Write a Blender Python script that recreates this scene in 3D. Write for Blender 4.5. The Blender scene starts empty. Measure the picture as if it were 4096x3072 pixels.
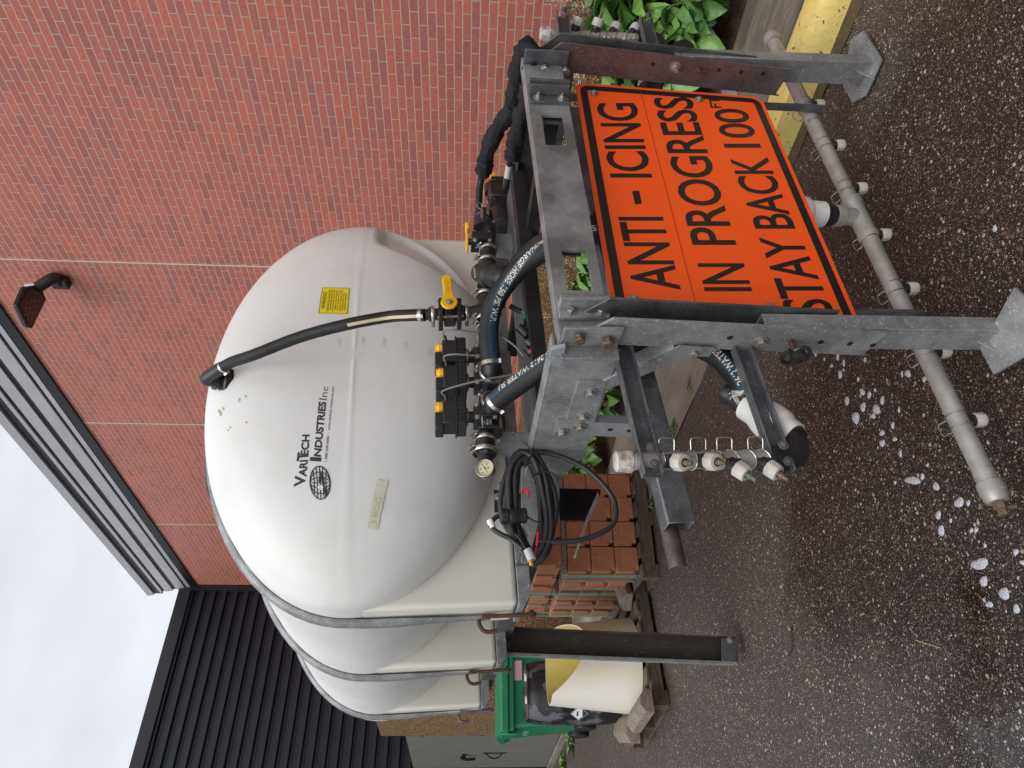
import bpy, bmesh, math, random
from mathutils import Vector, Matrix
random.seed(7)
C = bpy.context.scene.collection
scene = bpy.context.scene

# ------------------------------------------------------------------ camera
H = 1.5                      # eye height
F = 2880.0; CX, CY = 2048.0, 1536.0      # focal length and centre in photo pixels (photo held sideways)
def nrm(v): return Vector(v).normalized()
_d = nrm((53000-CX, 2589-CY, F)); _Z = -_d
_w = Vector((1837-CX, 3837-CY, F)); _w = (_w - _Z*_w.dot(_Z)).normalized()
_X = _w.cross(_Z)
RW = Matrix((_X, _w, _Z))                 # camera axes (x right, y down, z forward) -> world
cam = bpy.data.cameras.new('camera'); camo = bpy.data.objects.new('camera', cam); C.objects.link(camo)
cam.sensor_width = 36; cam.lens = 36*F/4096; cam.clip_end = 300; cam.clip_start = .02
m3 = RW @ Matrix(((1,0,0),(0,-1,0),(0,0,-1)))
camo.matrix_world = Matrix.Translation((0,0,H)) @ m3.to_4x4()
scene.camera = camo

# ------------------------------------------------------------------ light
w = bpy.data.worlds.new('World'); scene.world = w; w.use_nodes = True
nt = w.node_tree; nt.nodes.clear()
def N(nt, t, **k):
    n = nt.nodes.new(t)
    for a, b in k.items():
        if a in n.inputs.keys() if isinstance(a, str) else False: n.inputs[a].default_value = b
        else: setattr(n, a, b)
    return n
SUN_EL, SUN_AZ = math.radians(52), math.radians(235)
sky = nt.nodes.new('ShaderNodeTexSky'); sky.sky_type = 'NISHITA'; sky.sun_disc = False
sky.sun_elevation = SUN_EL; sky.sun_rotation = SUN_AZ
bg1 = nt.nodes.new('ShaderNodeBackground'); bg1.inputs['Strength'].default_value = .06
nt.links.new(sky.outputs[0], bg1.inputs[0])
tc = nt.nodes.new('ShaderNodeTexCoord'); mp = nt.nodes.new('ShaderNodeMapping'); mp.inputs['Scale'].default_value = (1.0,1.0,2.6)
nz = nt.nodes.new('ShaderNodeTexNoise'); nz.inputs['Scale'].default_value = 1.7; nz.inputs['Detail'].default_value = 6; nz.inputs['Roughness'].default_value = .55
rp = nt.nodes.new('ShaderNodeValToRGB'); rp.color_ramp.elements[0].position = .33; rp.color_ramp.elements[0].color = (.66,.69,.76,1)
rp.color_ramp.elements[1].position = .66; rp.color_ramp.elements[1].color = (.90,.92,.97,1)
bg2 = nt.nodes.new('ShaderNodeBackground'); bg2.inputs['Strength'].default_value = .66
mx = nt.nodes.new('ShaderNodeMixShader'); mx.inputs[0].default_value = .9
out = nt.nodes.new('ShaderNodeOutputWorld')
nt.links.new(tc.outputs['Generated'], mp.inputs[0]); nt.links.new(mp.outputs[0], nz.inputs[0]); nt.links.new(nz.outputs[0], rp.inputs[0])
nt.links.new(rp.outputs[0], bg2.inputs[0]); nt.links.new(bg1.outputs[0], mx.inputs[1]); nt.links.new(bg2.outputs[0], mx.inputs[2]); nt.links.new(mx.outputs[0], out.inputs[0])
sl = bpy.data.lights.new('sun', 'SUN'); sl.energy = 1.25; sl.angle = math.radians(50); sl.color = (1,.97,.92)
so = bpy.data.objects.new('sun', sl); C.objects.link(so)
_sd = Vector((math.sin(SUN_AZ)*math.cos(SUN_EL), math.cos(SUN_AZ)*math.cos(SUN_EL), math.sin(SUN_EL)))
so.rotation_euler = _sd.to_track_quat('Z', 'Y').to_euler(); so.location = (-6,-6,12)
scene.view_settings.view_transform = 'Standard'; scene.view_settings.look = 'None'
scene.view_settings.exposure = 0.76; scene.view_settings.gamma = 1
scene.render.engine = 'CYCLES'

# ------------------------------------------------------------------ frames
# skid frame: a = across towards the building, b = along the skid away from the camera, c = up; origin at the eye
_L = nrm((1700-CX, 3480-CY, F)); _T = nrm((1670-CX, -2950-CY, F)); _m = _L.dot(_T)
_L2 = (_L - _T*_m/2).normalized(); _T2 = (_T - _L*_m/2); _T2 = (_T2 - _L2*_T2.dot(_L2)).normalized()
SK = Matrix((_T2, _L2, _T2.cross(_L2)))
MS = RW @ SK.transposed()                  # skid -> world rotation
SKM = Matrix.Translation((0,0,H)) @ MS.to_4x4()
WM = Matrix.Identity(4)
def ray(x, y): return Vector(((x-CX)/F, (y-CY)/F, 1))
def S(x, y, ax, val):                      # surveyed point on a plane of the skid frame
    r = SK @ ray(x, y); return r*(val/r[ax])
def G(x, y, ax=2, val=0):                  # surveyed point on a plane of the world frame (default: the ground)
    r = RW @ ray(x, y); r = r*((val-(H if ax == 2 else 0))/r[ax]); return r + Vector((0,0,H))

# ------------------------------------------------------------------ mesh builder
class MB:
    def __init__(s): s.v = []; s.f = []; s.m = []; s.mi = 0
    def add(s, vs, fs):
        o = len(s.v); s.v += [Vector(p) for p in vs]; s.f += [tuple(i+o for i in f) for f in fs]; s.m += [s.mi]*len(fs); return s
    def box(s, x0, x1, y0, y1, z0, z1):
        if x0 > x1: x0, x1 = x1, x0
        if y0 > y1: y0, y1 = y1, y0
        if z0 > z1: z0, z1 = z1, z0
        return s.add([(x0,y0,z0),(x1,y0,z0),(x1,y1,z0),(x0,y1,z0),(x0,y0,z1),(x1,y0,z1),(x1,y1,z1),(x0,y1,z1)],
                     [(0,3,2,1),(4,5,6,7),(0,1,5,4),(1,2,6,5),(2,3,7,6),(3,0,4,7)])
    def obox(s, c, ex, ey, ez):            # oriented box, half vectors
        c = Vector(c); ex = Vector(ex); ey = Vector(ey); ez = Vector(ez); vs = []
        for k in (-1,1):
            for i, j in ((-1,-1),(1,-1),(1,1),(-1,1)): vs.append(c+ex*i+ey*j+ez*k)
        fs = [(0,3,2,1),(4,5,6,7),(0,1,5,4),(1,2,6,5),(2,3,7,6),(3,0,4,7)]
        if ex.cross(ey).dot(ez) < 0: fs = [f[::-1] for f in fs]
        return s.add(vs, fs)
    def prism(s, poly, off):               # planar 3D polygon extruded by a vector
        off = Vector(off); poly = [Vector(p) for p in poly]; n = len(poly)
        nr = Vector((0,0,0))
        for i in range(n): nr += poly[i].cross(poly[(i+1)%n])
        if nr.dot(off) > 0: poly = poly[::-1]
        vs = poly + [p+off for p in poly]
        fs = [tuple(range(n)), tuple(range(2*n-1, n-1, -1))]
        for i in range(n):
            j = (i+1)%n; fs.append((i, n+i, n+j, j))
        return s.add(vs, fs)
    def frame(s, t):                       # perpendicular basis
        t = Vector(t).normalized(); u = t.cross(Vector((0,0,1)))
        if u.length < .1: u = t.cross(Vector((0,1,0)))
        u.normalize(); return u, t.cross(u).normalized()
    def lathe(s, p0, ax, prof, n=24, cap=True, squash=None):   # prof: [(dist along, radius)]
        p0 = Vector(p0); ax = Vector(ax).normalized(); u, v = s.frame(ax); vs = []; fs = []
        for d, r in prof:
            for k in range(n):
                a = 2*math.pi*k/n; vs.append(p0+ax*d+(u*math.cos(a)+v*math.sin(a))*r)
        for i in range(len(prof)-1):
            for k in range(n):
                k2 = (k+1)%n; fs.append((i*n+k, i*n+k2, (i+1)*n+k2, (i+1)*n+k))
        if cap: fs.append(tuple(range(n-1,-1,-1))); fs.append(tuple((len(prof)-1)*n+k for k in range(n)))
        return s.add(vs, fs)
    def cyl(s, p0, p1, r, r2=None, n=20, cap=True):
        p0 = Vector(p0); p1 = Vector(p1); L = (p1-p0).length
        return s.lathe(p0, p1-p0, [(0,r),(L,r if r2 is None else r2)], n, cap)
    def ring(s, p, ax, R, wd, th, n=28):   # flat band hoop: inner R, width along axis, thickness
        return s.lathe(Vector(p)-Vector(ax).normalized()*wd/2, ax, [(0,R),(0,R+th),(wd,R+th),(wd,R),(0,R)], n, False)
    def torus(s, p, ax, R, r, n=24, m=8, a0=0, a1=2*math.pi):
        u, v = s.frame(ax); p = Vector(p)
        path = [p+(u*math.cos(a0+(a1-a0)*k/n)+v*math.sin(a0+(a1-a0)*k/n))*R for k in range(n+1)]
        return s.tube(path, r, m)
    def tube(s, path, r, n=12, cap=True, rad=None, bump=None):
        path = [Vector(p) for p in path]; m = len(path); vs = []; fs = []
        t0 = (path[1]-path[0]).normalized(); u, v = s.frame(t0)
        for i, p in enumerate(path):
            t = ((path[min(i+1,m-1)]-path[max(i-1,0)])).normalized()
            u = (u - t*u.dot(t)).normalized(); v = t.cross(u)
            rr = rad[i] if rad else r
            for k in range(n):
                a = 2*math.pi*k/n; q = rr*(1+(bump(i,k) if bump else 0)); vs.append(p+(u*math.cos(a)+v*math.sin(a))*q)
        for i in range(m-1):
            for k in range(n):
                k2 = (k+1)%n; fs.append((i*n+k, i*n+k2, (i+1)*n+k2, (i+1)*n+k))
        if cap: fs.append(tuple(range(n-1,-1,-1))); fs.append(tuple((m-1)*n+k for k in range(n)))
        return s.add(vs, fs)
    def bolt(s, p, ax, r=.014, h=.012, washer=True, stud=0):
        p = Vector(p); ax = Vector(ax).normalized()
        if washer: s.lathe(p, ax, [(0,r*1.55),(.0035,r*1.55)], 18)
        s.lathe(p+ax*.003, ax, [(0,r),(h*.85,r),(h,r*.86)], 6)
        if stud: s.cyl(p+ax*h, p+ax*(h+stud), r*.5, n=10)
        return s
def catmull(pts, k=8):
    pts = [Vector(p) for p in pts]; P = [pts[0]*2-pts[1]]+pts+[pts[-1]*2-pts[-2]]; o = []
    for i in range(1, len(P)-2):
        for j in range(k):
            t = j/k; a, b, c, d = P[i-1:i+3]
            o.append(.5*((2*b)+(c-a)*t+(2*a-5*b+4*c-d)*t*t+(3*b-a-3*c+d)*t**3))
    o.append(pts[-1].copy()); return o

# ------------------------------------------------------------------ things and parts
FR = {}
def thing(name, label, cat, base, frame=None, group=None, kind=None):
    o = bpy.data.objects.new(name, None); C.objects.link(o); o.empty_display_size = .1
    fr = frame or WM; o.matrix_world = fr @ Matrix.Translation(Vector(base))
    FR[o.name] = (fr, Vector(base))
    if label: o['label'] = label
    if cat: o['category'] = cat
    if group: o['group'] = group
    if kind: o['kind'] = kind
    return o
def part(name, mb, mats, parent=None, bevel=0, smooth=35, label=None, frame=None, base=(0,0,0), seg=2):
    """a mesh; with a parent the coordinates are those of the parent's frame"""
    fr, b = FR[parent.name] if parent is not None else (frame or WM, Vector(base))
    me = bpy.data.meshes.new(name); me.from_pydata([v-b for v in mb.v], [], mb.f); me.update()
    if not isinstance(mats, (list, tuple)): mats = [mats]
    for m in mats: me.materials.append(m)
    if len(mats) > 1:
        for p, i in zip(me.polygons, mb.m): p.material_index = i
    if smooth:
        for p in me.polygons: p.use_smooth = True
        me.set_sharp_from_angle(angle=math.radians(smooth))
    o = bpy.data.objects.new(name, me); C.objects.link(o)
    if bevel:
        md = o.modifiers.new('bevel', 'BEVEL'); md.width = bevel; md.segments = seg; md.limit_method = 'ANGLE'; md.angle_limit = math.radians(40)
    if parent is not None:
        o.parent = parent; FR[o.name] = (fr, b)
        if parent.type == 'MESH': pass
    else:
        o.matrix_world = fr @ Matrix.Translation(b); FR[o.name] = (fr, b)
    if label: o['label'] = label
    return o
def tag(o, label=None, cat=None, group=None, kind=None):
    if label: o['label'] = label
    if cat: o['category'] = cat
    if group: o['group'] = group
    if kind: o['kind'] = kind
    return o
_bm = {}
def bolts(p, ax, parent, r=.014, h=.012, washer=True, stud=0, mt=None):
    m = MB(); m.bolt(p, ax, r, h, washer, stud); return part('bolt', m, mt or BOLTM, parent, smooth=30)
def copy_tree(o, parent=None):
    c = o.copy(); C.objects.link(c); c.parent = parent
    for ch in [x for x in bpy.data.objects if x.parent is o]: copy_tree(ch, c)
    return c

# ------------------------------------------------------------------ materials
def mat(name, col=(.5,.5,.5), rough=.5, metal=0, spec=.5, col2=None, scale=20, lo=.35, hi=.65, detail=5, bump=0, bscale=None, col3=None, scale3=60, lo3=.6, hi3=.7, rvar=0, stretch=None, sss=0, coat=0):
    m = bpy.data.materials.new(name); m.use_nodes = True; t = m.node_tree; b = t.nodes['Principled BSDF']
    b.inputs['Roughness'].default_value = rough; b.inputs['Metallic'].default_value = metal
    b.inputs['Specular IOR Level'].default_value = spec
    b.inputs['Coat Weight'].default_value = coat
    if sss: b.inputs['Subsurface Weight'].default_value = sss; b.inputs['Subsurface Radius'].default_value = (.02,.02,.018); b.inputs['Subsurface Scale'].default_value = 1
    tcn = t.nodes.new('ShaderNodeTexCoord'); mpn = t.nodes.new('ShaderNodeMapping'); t.links.new(tcn.outputs['Object'], mpn.inputs[0])
    if stretch: mpn.inputs['Scale'].default_value = stretch
    def noise(sc, dt=detail):
        n = t.nodes.new('ShaderNodeTexNoise'); n.inputs['Scale'].default_value = sc; n.inputs['Detail'].default_value = dt; n.inputs['Roughness'].default_value = .62
        t.links.new(mpn.outputs[0], n.inputs['Vector']); return n
    def ramp(src, l, h):
        r = t.nodes.new('ShaderNodeMapRange'); r.inputs['From Min'].default_value = l; r.inputs['From Max'].default_value = h; t.links.new(src, r.inputs['Value']); return r.outputs[0]
    c = None
    if col2:
        n = noise(scale); f = ramp(n.outputs[0], lo, hi)
        x = t.nodes.new('ShaderNodeMix'); x.data_type = 'RGBA'; x.inputs['A'].default_value = (*col,1); x.inputs['B'].default_value = (*col2,1)
        t.links.new(f, x.inputs['Factor']); c = x.outputs['Result']
        if rvar:
            r = t.nodes.new('ShaderNodeMapRange'); r.inputs['To Min'].default_value = rough; r.inputs['To Max'].default_value = rough+rvar; t.links.new(f, r.inputs['Value']); t.links.new(r.outputs[0], b.inputs['Roughness'])
    if col3:
        n3 = noise(scale3, 8); f3 = ramp(n3.outputs[0], lo3, hi3)
        x = t.nodes.new('ShaderNodeMix'); x.data_type = 'RGBA'; x.inputs['B'].default_value = (*col3,1)
        if c: t.links.new(c, x.inputs['A'])
        else: x.inputs['A'].default_value = (*col,1)
        t.links.new(f3, x.inputs['Factor']); c = x.outputs['Result']
    if c: t.links.new(c, b.inputs['Base Color'])
    else: b.inputs['Base Color'].default_value = (*col,1)
    if bump:
        nb = noise(bscale or scale, 4); bn = t.nodes.new('ShaderNodeBump'); bn.inputs['Strength'].default_value = 1; bn.inputs['Distance'].default_value = bump
        t.links.new(nb.outputs[0], bn.inputs['Height']); t.links.new(bn.outputs[0], b.inputs['Normal'])
    return m
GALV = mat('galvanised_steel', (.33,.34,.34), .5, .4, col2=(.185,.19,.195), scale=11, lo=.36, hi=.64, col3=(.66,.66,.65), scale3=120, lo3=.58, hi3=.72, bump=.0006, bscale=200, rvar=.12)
DGALV = mat('dark_and_shaded_galvanised_steel', (.085,.09,.098), .38, .5, col2=(.16,.165,.172), scale=13, lo=.36, hi=.64, col3=(.50,.51,.52), scale3=150, lo3=.60, hi3=.78, bump=.0005, bscale=160, rvar=.15)  # also stands in for the shade inside the post sleeves
BGALV = mat('weathered_brown_steel', (.10,.078,.078), .42, .4, col2=(.15,.125,.12), scale=9, lo=.4, hi=.6, col3=(.34,.32,.32), scale3=150, lo3=.57, hi3=.72, bump=.0006, bscale=160)
LGALV = mat('bright_galvanised_steel', (.36,.38,.40), .45, .4, col2=(.28,.30,.32), scale=12, lo=.4, hi=.6, col3=(.55,.56,.57), scale3=60, lo3=.6, hi3=.7, rvar=.1)
BSTEEL = mat('black_steel', (.018,.018,.02), .35, .2, col2=(.035,.033,.033), scale=12, col3=(.12,.11,.10), scale3=90, lo3=.66, hi3=.74)
STAIN = mat('stainless_steel', (.55,.53,.49), .28, .9, col2=(.36,.31,.25), scale=30, lo=.45, hi=.6)
BOLTM = mat('zinc_bolt', (.42,.41,.39), .4, .6, col2=(.24,.21,.17), scale=60)
RUSTB = mat('rusty_bolt_head', (.16,.12,.085), .6, .4, col2=(.10,.06,.035), scale=60, col3=(.4,.38,.35), scale3=90)
RUST = mat('rusty_steel', (.07,.035,.03), .7, .3, col2=(.13,.06,.04), scale=60, bump=.001, bscale=200)
RUBBER = mat('black_rubber', (.011,.011,.012), .55, 0, spec=.35, col2=(.018,.018,.019), scale=18, bump=.0004, bscale=120)
BPLAST = mat('black_plastic', (.014,.014,.015), .3, 0, col2=(.02,.02,.022), scale=30, bump=.0006, bscale=150, rvar=.2)
YPLAST = mat('yellow_plastic', (.85,.50,.01), .38, 0, col2=(.78,.42,.01), scale=25)
WPVC = mat('white_pvc', (.78,.77,.74), .35, 0, col2=(.70,.69,.66), scale=12, col3=(.3,.27,.24), scale3=40, lo3=.68, hi3=.75)
NOZW = mat('aged_white_nylon', (.52,.50,.46), .5, 0, col2=(.5,.47,.43), scale=40, col3=(.3,.26,.22), scale3=90, lo3=.64, hi3=.72)
PIPEG = mat('aged_stainless_pipe', (.42,.40,.37), .42, .35, col2=(.31,.295,.27), scale=14, lo=.38, hi=.62, col3=(.36,.24,.12), scale3=22, lo3=.66, hi3=.74, bump=.0003)
ORANGE = mat('orange_sheeting', (1.0,.108,.010), .45, 0, col2=(.97,.096,.008), scale=7, col3=(.55,.04,.01), scale3=30, lo3=.72, hi3=.78)
BLACKV = mat('black_vinyl', (.012,.012,.013), .4)
WHITEP = mat('white_print', (.75,.76,.78), .5)
CREAM = mat('cream_print', (.62,.58,.47), .5)
BLUEP = mat('blue_stripe', (.02,.05,.085), .4)
HDPE = mat('white_polyethylene', (.77,.77,.75), .40, 0, col2=(.71,.715,.695), scale=2.2, lo=.3, hi=.7, sss=.25, col3=(.66,.65,.6), scale3=3.5, lo3=.5, hi3=.8, bump=.0015, bscale=7)
HDPEC = mat('cream_polyethylene', (.74,.725,.655), .4, 0, col2=(.68,.66,.585), scale=2.5, lo=.3, hi=.7, sss=.25, bump=.0012, bscale=8)
INK = mat('grey_ink', (.03,.03,.032), .5)
FLATGREY = mat('relief_shade_grey', (.6,.605,.6), .45)
def simple(name, col, rough=.6, metal=0): return mat(name, col, rough, metal)

def asphalt_mat():
    m = bpy.data.materials.new('wet_exposed_aggregate_asphalt'); m.use_nodes = True; t = m.node_tree; b = t.nodes['Principled BSDF']
    L = t.links.new; tc = t.nodes.new('ShaderNodeTexCoord'); O = tc.outputs['Object']
    def nd(ty, **k):
        n = t.nodes.new(ty)
        for a, v in k.items(): n.inputs[a].default_value = v
        return n
    def voro(sc):
        wn = nd('ShaderNodeTexNoise', Scale=sc*.7, Detail=1)
        L(O, wn.inputs['Vector']); mxv = t.nodes.new('ShaderNodeVectorMath'); mxv.operation = 'MULTIPLY_ADD'
        mxv.inputs[1].default_value = (.5/sc,)*3; L(wn.outputs['Color'], mxv.inputs[0]); L(O, mxv.inputs[2])
        v = nd('ShaderNodeTexVoronoi', Scale=sc); v.voronoi_dimensions = '3D'; L(mxv.outputs[0], v.inputs['Vector']); return v
    def rng(src, a, c, lo=0, hi=1):
        r = t.nodes.new('ShaderNodeMapRange'); r.inputs['From Min'].default_value = a; r.inputs['From Max'].default_value = c; r.inputs['To Min'].default_value = lo; r.inputs['To Max'].default_value = hi; L(src, r.inputs['Value']); return r.outputs[0]
    def mixc(f, A, B):
        x = t.nodes.new('ShaderNodeMix'); x.data_type = 'RGBA'
        for s, v in (('A',A),('B',B)):
            if isinstance(v, tuple): x.inputs[s].default_value = (*v,1)
            else: L(v, x.inputs[s])
        if isinstance(f, float): x.inputs['Factor'].default_value = f
        else: L(f, x.inputs['Factor'])
        return x.outputs['Result']
    def math_(op, a, c=None):
        x = t.nodes.new('ShaderNodeMath'); x.operation = op
        for i, v in enumerate((a, c)):
            if v is None: continue
            if isinstance(v, (int,float)): x.inputs[i].default_value = v
            else: L(v, x.inputs[i])
        return x.outputs[0]
    def stones(sc, thr, pal):
        v = voro(sc); sep = t.nodes.new('ShaderNodeSeparateColor'); L(v.outputs['Color'], sep.inputs[0])
        on = math_('GREATER_THAN', sep.outputs[0], thr); inside = math_('LESS_THAN', v.outputs['Distance'], .40)
        r = t.nodes.new('ShaderNodeValToRGB'); cr = r.color_ramp; cr.interpolation = 'CONSTANT'
        cr.elements[0].position = 0; cr.elements[0].color = (*pal[0],1); cr.elements[1].position = 1/len(pal); cr.elements[1].color = (*pal[1],1)
        for i, p in enumerate(pal[2:], 2): e = cr.elements.new(i/len(pal)); e.color = (*p,1)
        L(sep.outputs[1], r.inputs[0]); return math_('MULTIPLY', on, inside), r.outputs[0], v
    pal1 = [(.05,.04,.038),(.14,.10,.085),(.34,.26,.17),(.13,.05,.035),(.075,.078,.085),(.24,.16,.12),(.50,.42,.30),(.045,.055,.06)]
    pal2 = [(.10,.085,.08),(.40,.33,.23),(.17,.075,.05),(.09,.09,.10),(.26,.20,.15),(.06,.05,.05),(.55,.5,.4),(.13,.11,.10)]
    base = nd('ShaderNodeTexNoise', Scale=260, Detail=4); L(O, base.inputs['Vector'])
    c = mixc(rng(base.outputs[0], .3, .7), (.020,.017,.017), (.10,.086,.083))
    # wet patches: darker, glossier
    wn = nd('ShaderNodeTexNoise', Scale=1.1, Detail=5); L(O, wn.inputs['Vector'])
    def blob(px_, py_, rad):
        d = t.nodes.new('ShaderNodeVectorMath'); d.operation = 'DISTANCE'; L(O, d.inputs[0]); d.inputs[1].default_value = (px_, py_, 0)
        return rng(d.outputs['Value'], rad, rad*.25)
    wet = math_('MAXIMUM', blob(1.5, 1.6, 1.9), blob(.5, 1.9, .75))
    wet = rng(math_('ADD', wet, math_('MULTIPLY', math_('SUBTRACT', wn.outputs[0], .5), 1.6)), .25, .6)
    c = mixc(math_('MULTIPLY', wet, .8), c, (.010,.006,.005))
    f1, c1, v1 = stones(210, .35, pal1); c = mixc(f1, c, c1)
    f2, c2, v2 = stones(105, .70, pal2); c = mixc(f2, c, c2)
    f3, c3, v3 = stones(62, .88, pal2); c = mixc(f3, c, c3)
    c = mixc(math_('MULTIPLY', wet, .25), c, (.012,.005,.003))
    pud = math_('MAXIMUM', blob(.40, 2.05, .42), math_('MAXIMUM', blob(.50,1.98,.20), blob(.80, 1.98, .15)))
    pn = nd('ShaderNodeTexNoise', Scale=9, Detail=6); L(O, pn.inputs['Vector'])
    pf = nd('ShaderNodeTexNoise', Scale=120, Detail=3); L(O, pf.inputs['Vector'])
    pud = rng(math_('ADD', math_('ADD', pud, math_('MULTIPLY', math_('SUBTRACT', pn.outputs[0], .5), 2.2)), math_('MULTIPLY', math_('SUBTRACT', pf.outputs[0], .5), 2.2)), .55, .7)
    L(c, b.inputs['Base Color'])
    ro = math_('SUBTRACT', .62, math_('MULTIPLY', wet, .2)); ro = math_('MAXIMUM', math_('SUBTRACT', ro, math_('MULTIPLY', pud, .6)), .04); L(ro, b.inputs['Roughness'])
    b.inputs['Specular IOR Level'].default_value = .5
    h = math_('ADD', math_('MULTIPLY', v1.outputs['Distance'], -.6), math_('MULTIPLY', v2.outputs['Distance'], -.5))
    bm = t.nodes.new('ShaderNodeBump'); bm.inputs['Distance'].default_value = .0035; L(math_('MULTIPLY', math_('SUBTRACT', 1.0, pud), 1.0), bm.inputs['Strength']); L(h, bm.inputs['Height']); L(bm.outputs[0], b.inputs['Normal'])
    return m
ASPH = asphalt_mat()
CONC = mat('stained_concrete', (.34,.30,.255), .6, 0, col2=(.21,.185,.155), scale=5, lo=.35, hi=.65, col3=(.30,.26,.21), scale3=35, lo3=.55, hi3=.7, bump=.002, bscale=120, stretch=(1.6,.45,1), rvar=-.2)
YCURB = mat('worn_yellow_paint', (.84,.66,.22), .6, 0, col2=(.74,.56,.17), scale=14, col3=(.10,.08,.045), scale3=34, lo3=.615, hi3=.64, bump=.003, bscale=90)
MULCH = mat('wood_mulch', (.05,.026,.016), .8, 0, col2=(.12,.065,.04), scale=60, bump=.012, bscale=55)

def brick_mat():
    m = bpy.data.materials.new('red_brick_masonry'); m.use_nodes = True; t = m.node_tree; b = t.nodes['Principled BSDF']; L = t.links.new
    tc = t.nodes.new('ShaderNodeTexCoord'); sp = t.nodes.new('ShaderNodeSeparateXYZ'); L(tc.outputs['Object'], sp.inputs[0])
    cb = t.nodes.new('ShaderNodeCombineXYZ'); L(sp.outputs[1], cb.inputs[0]); L(sp.outputs[2], cb.inputs[1])
    br = t.nodes.new('ShaderNodeTexBrick'); L(cb.outputs[0], br.inputs['Vector']); br.offset = .5; br.offset_frequency = 2; br.squash = 1
    br.inputs['Scale'].default_value = 1; br.inputs['Mortar Size'].default_value = .0048; br.inputs['Mortar Smooth'].default_value = .1; br.inputs['Bias'].default_value = 0
    br.inputs['Brick Width'].default_value = .2032; br.inputs['Row Height'].default_value = .0677
    br.inputs['Color1'].default_value = (0,0,0,1); br.inputs['Color2'].default_value = (1,1,1,1); br.inputs['Mortar'].default_value = (.5,.5,.5,1)
    r = t.nodes.new('ShaderNodeValToRGB'); cr = r.color_ramp
    cr.elements[0].color = (.345,.112,.095,1); cr.elements[1].color = (.48,.135,.092,1); cr.elements[1].position = 1
    e = cr.elements.new(.3); e.color = (.40,.122,.095,1); e = cr.elements.new(.7); e.color = (.44,.138,.108,1); e = cr.elements.new(.1); e.color = (.36,.125,.112,1)
    L(br.outputs['Color'], r.inputs[0])
    nz = t.nodes.new('ShaderNodeTexNoise'); nz.inputs['Scale'].default_value = 35; nz.inputs['Detail'].default_value = 6; L(tc.outputs['Object'], nz.inputs['Vector'])
    nl = t.nodes.new('ShaderNodeTexNoise'); nl.inputs['Scale'].default_value = 1.2; nl.inputs['Detail'].default_value = 5; L(tc.outputs['Object'], nl.inputs['Vector'])
    def hsv(src, f, lo, hi):
        mr = t.nodes.new('ShaderNodeMapRange'); mr.inputs['From Min'].default_value = .3; mr.inputs['From Max'].default_value = .7; mr.inputs['To Min'].default_value = lo; mr.inputs['To Max'].default_value = hi; L(f, mr.inputs['Value'])
        h = t.nodes.new('ShaderNodeHueSaturation'); L(mr.outputs[0], h.inputs['Value']); L(src, h.inputs['Color']); return h.outputs[0]
    c = hsv(r.outputs[0], nz.outputs[0], .88, 1.12); c = hsv(c, nl.outputs[0], .93, 1.07)
    ns = t.nodes.new('ShaderNodeTexNoise'); ns.inputs['Scale'].default_value = 14; ns.inputs['Detail'].default_value = 8; ns.inputs['Roughness'].default_value = .7; L(tc.outputs['Object'], ns.inputs['Vector'])
    mr = t.nodes.new('ShaderNodeMapRange'); mr.inputs['From Min'].default_value = .68; mr.inputs['From Max'].default_value = .76; mr.inputs['To Max'].default_value = .5; L(ns.outputs[0], mr.inputs['Value'])
    x0 = t.nodes.new('ShaderNodeMix'); x0.data_type = 'RGBA'; L(mr.outputs[0], x0.inputs['Factor']); L(c, x0.inputs['A']); x0.inputs['B'].default_value = (.55,.38,.36,1)
    x = t.nodes.new('ShaderNodeMix'); x.data_type = 'RGBA'; L(br.outputs['Fac'], x.inputs['Factor']); L(x0.outputs['Result'], x.inputs['A']); x.inputs['B'].default_value = (.47,.37,.24,1)
    L(x.outputs['Result'], b.inputs['Base Color']); b.inputs['Roughness'].default_value = .62; b.inputs['Specular IOR Level'].default_value = .35
    ad = t.nodes.new('ShaderNodeMath'); ad.operation = 'MULTIPLY_ADD'; ad.inputs[1].default_value = -1.0; L(br.outputs['Fac'], ad.inputs[0])
    m2 = t.nodes.new('ShaderNodeMath'); m2.operation = 'MULTIPLY'; m2.inputs[1].default_value = .25; L(nz.outputs[0], m2.inputs[0]); L(m2.outputs[0], ad.inputs[2])
    bm = t.nodes.new('ShaderNodeBump'); bm.inputs['Distance'].default_value = .012; L(ad.outputs[0], bm.inputs['Height']); L(bm.outputs[0], b.inputs['Normal'])
    return m
BRICK = brick_mat()
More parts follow.
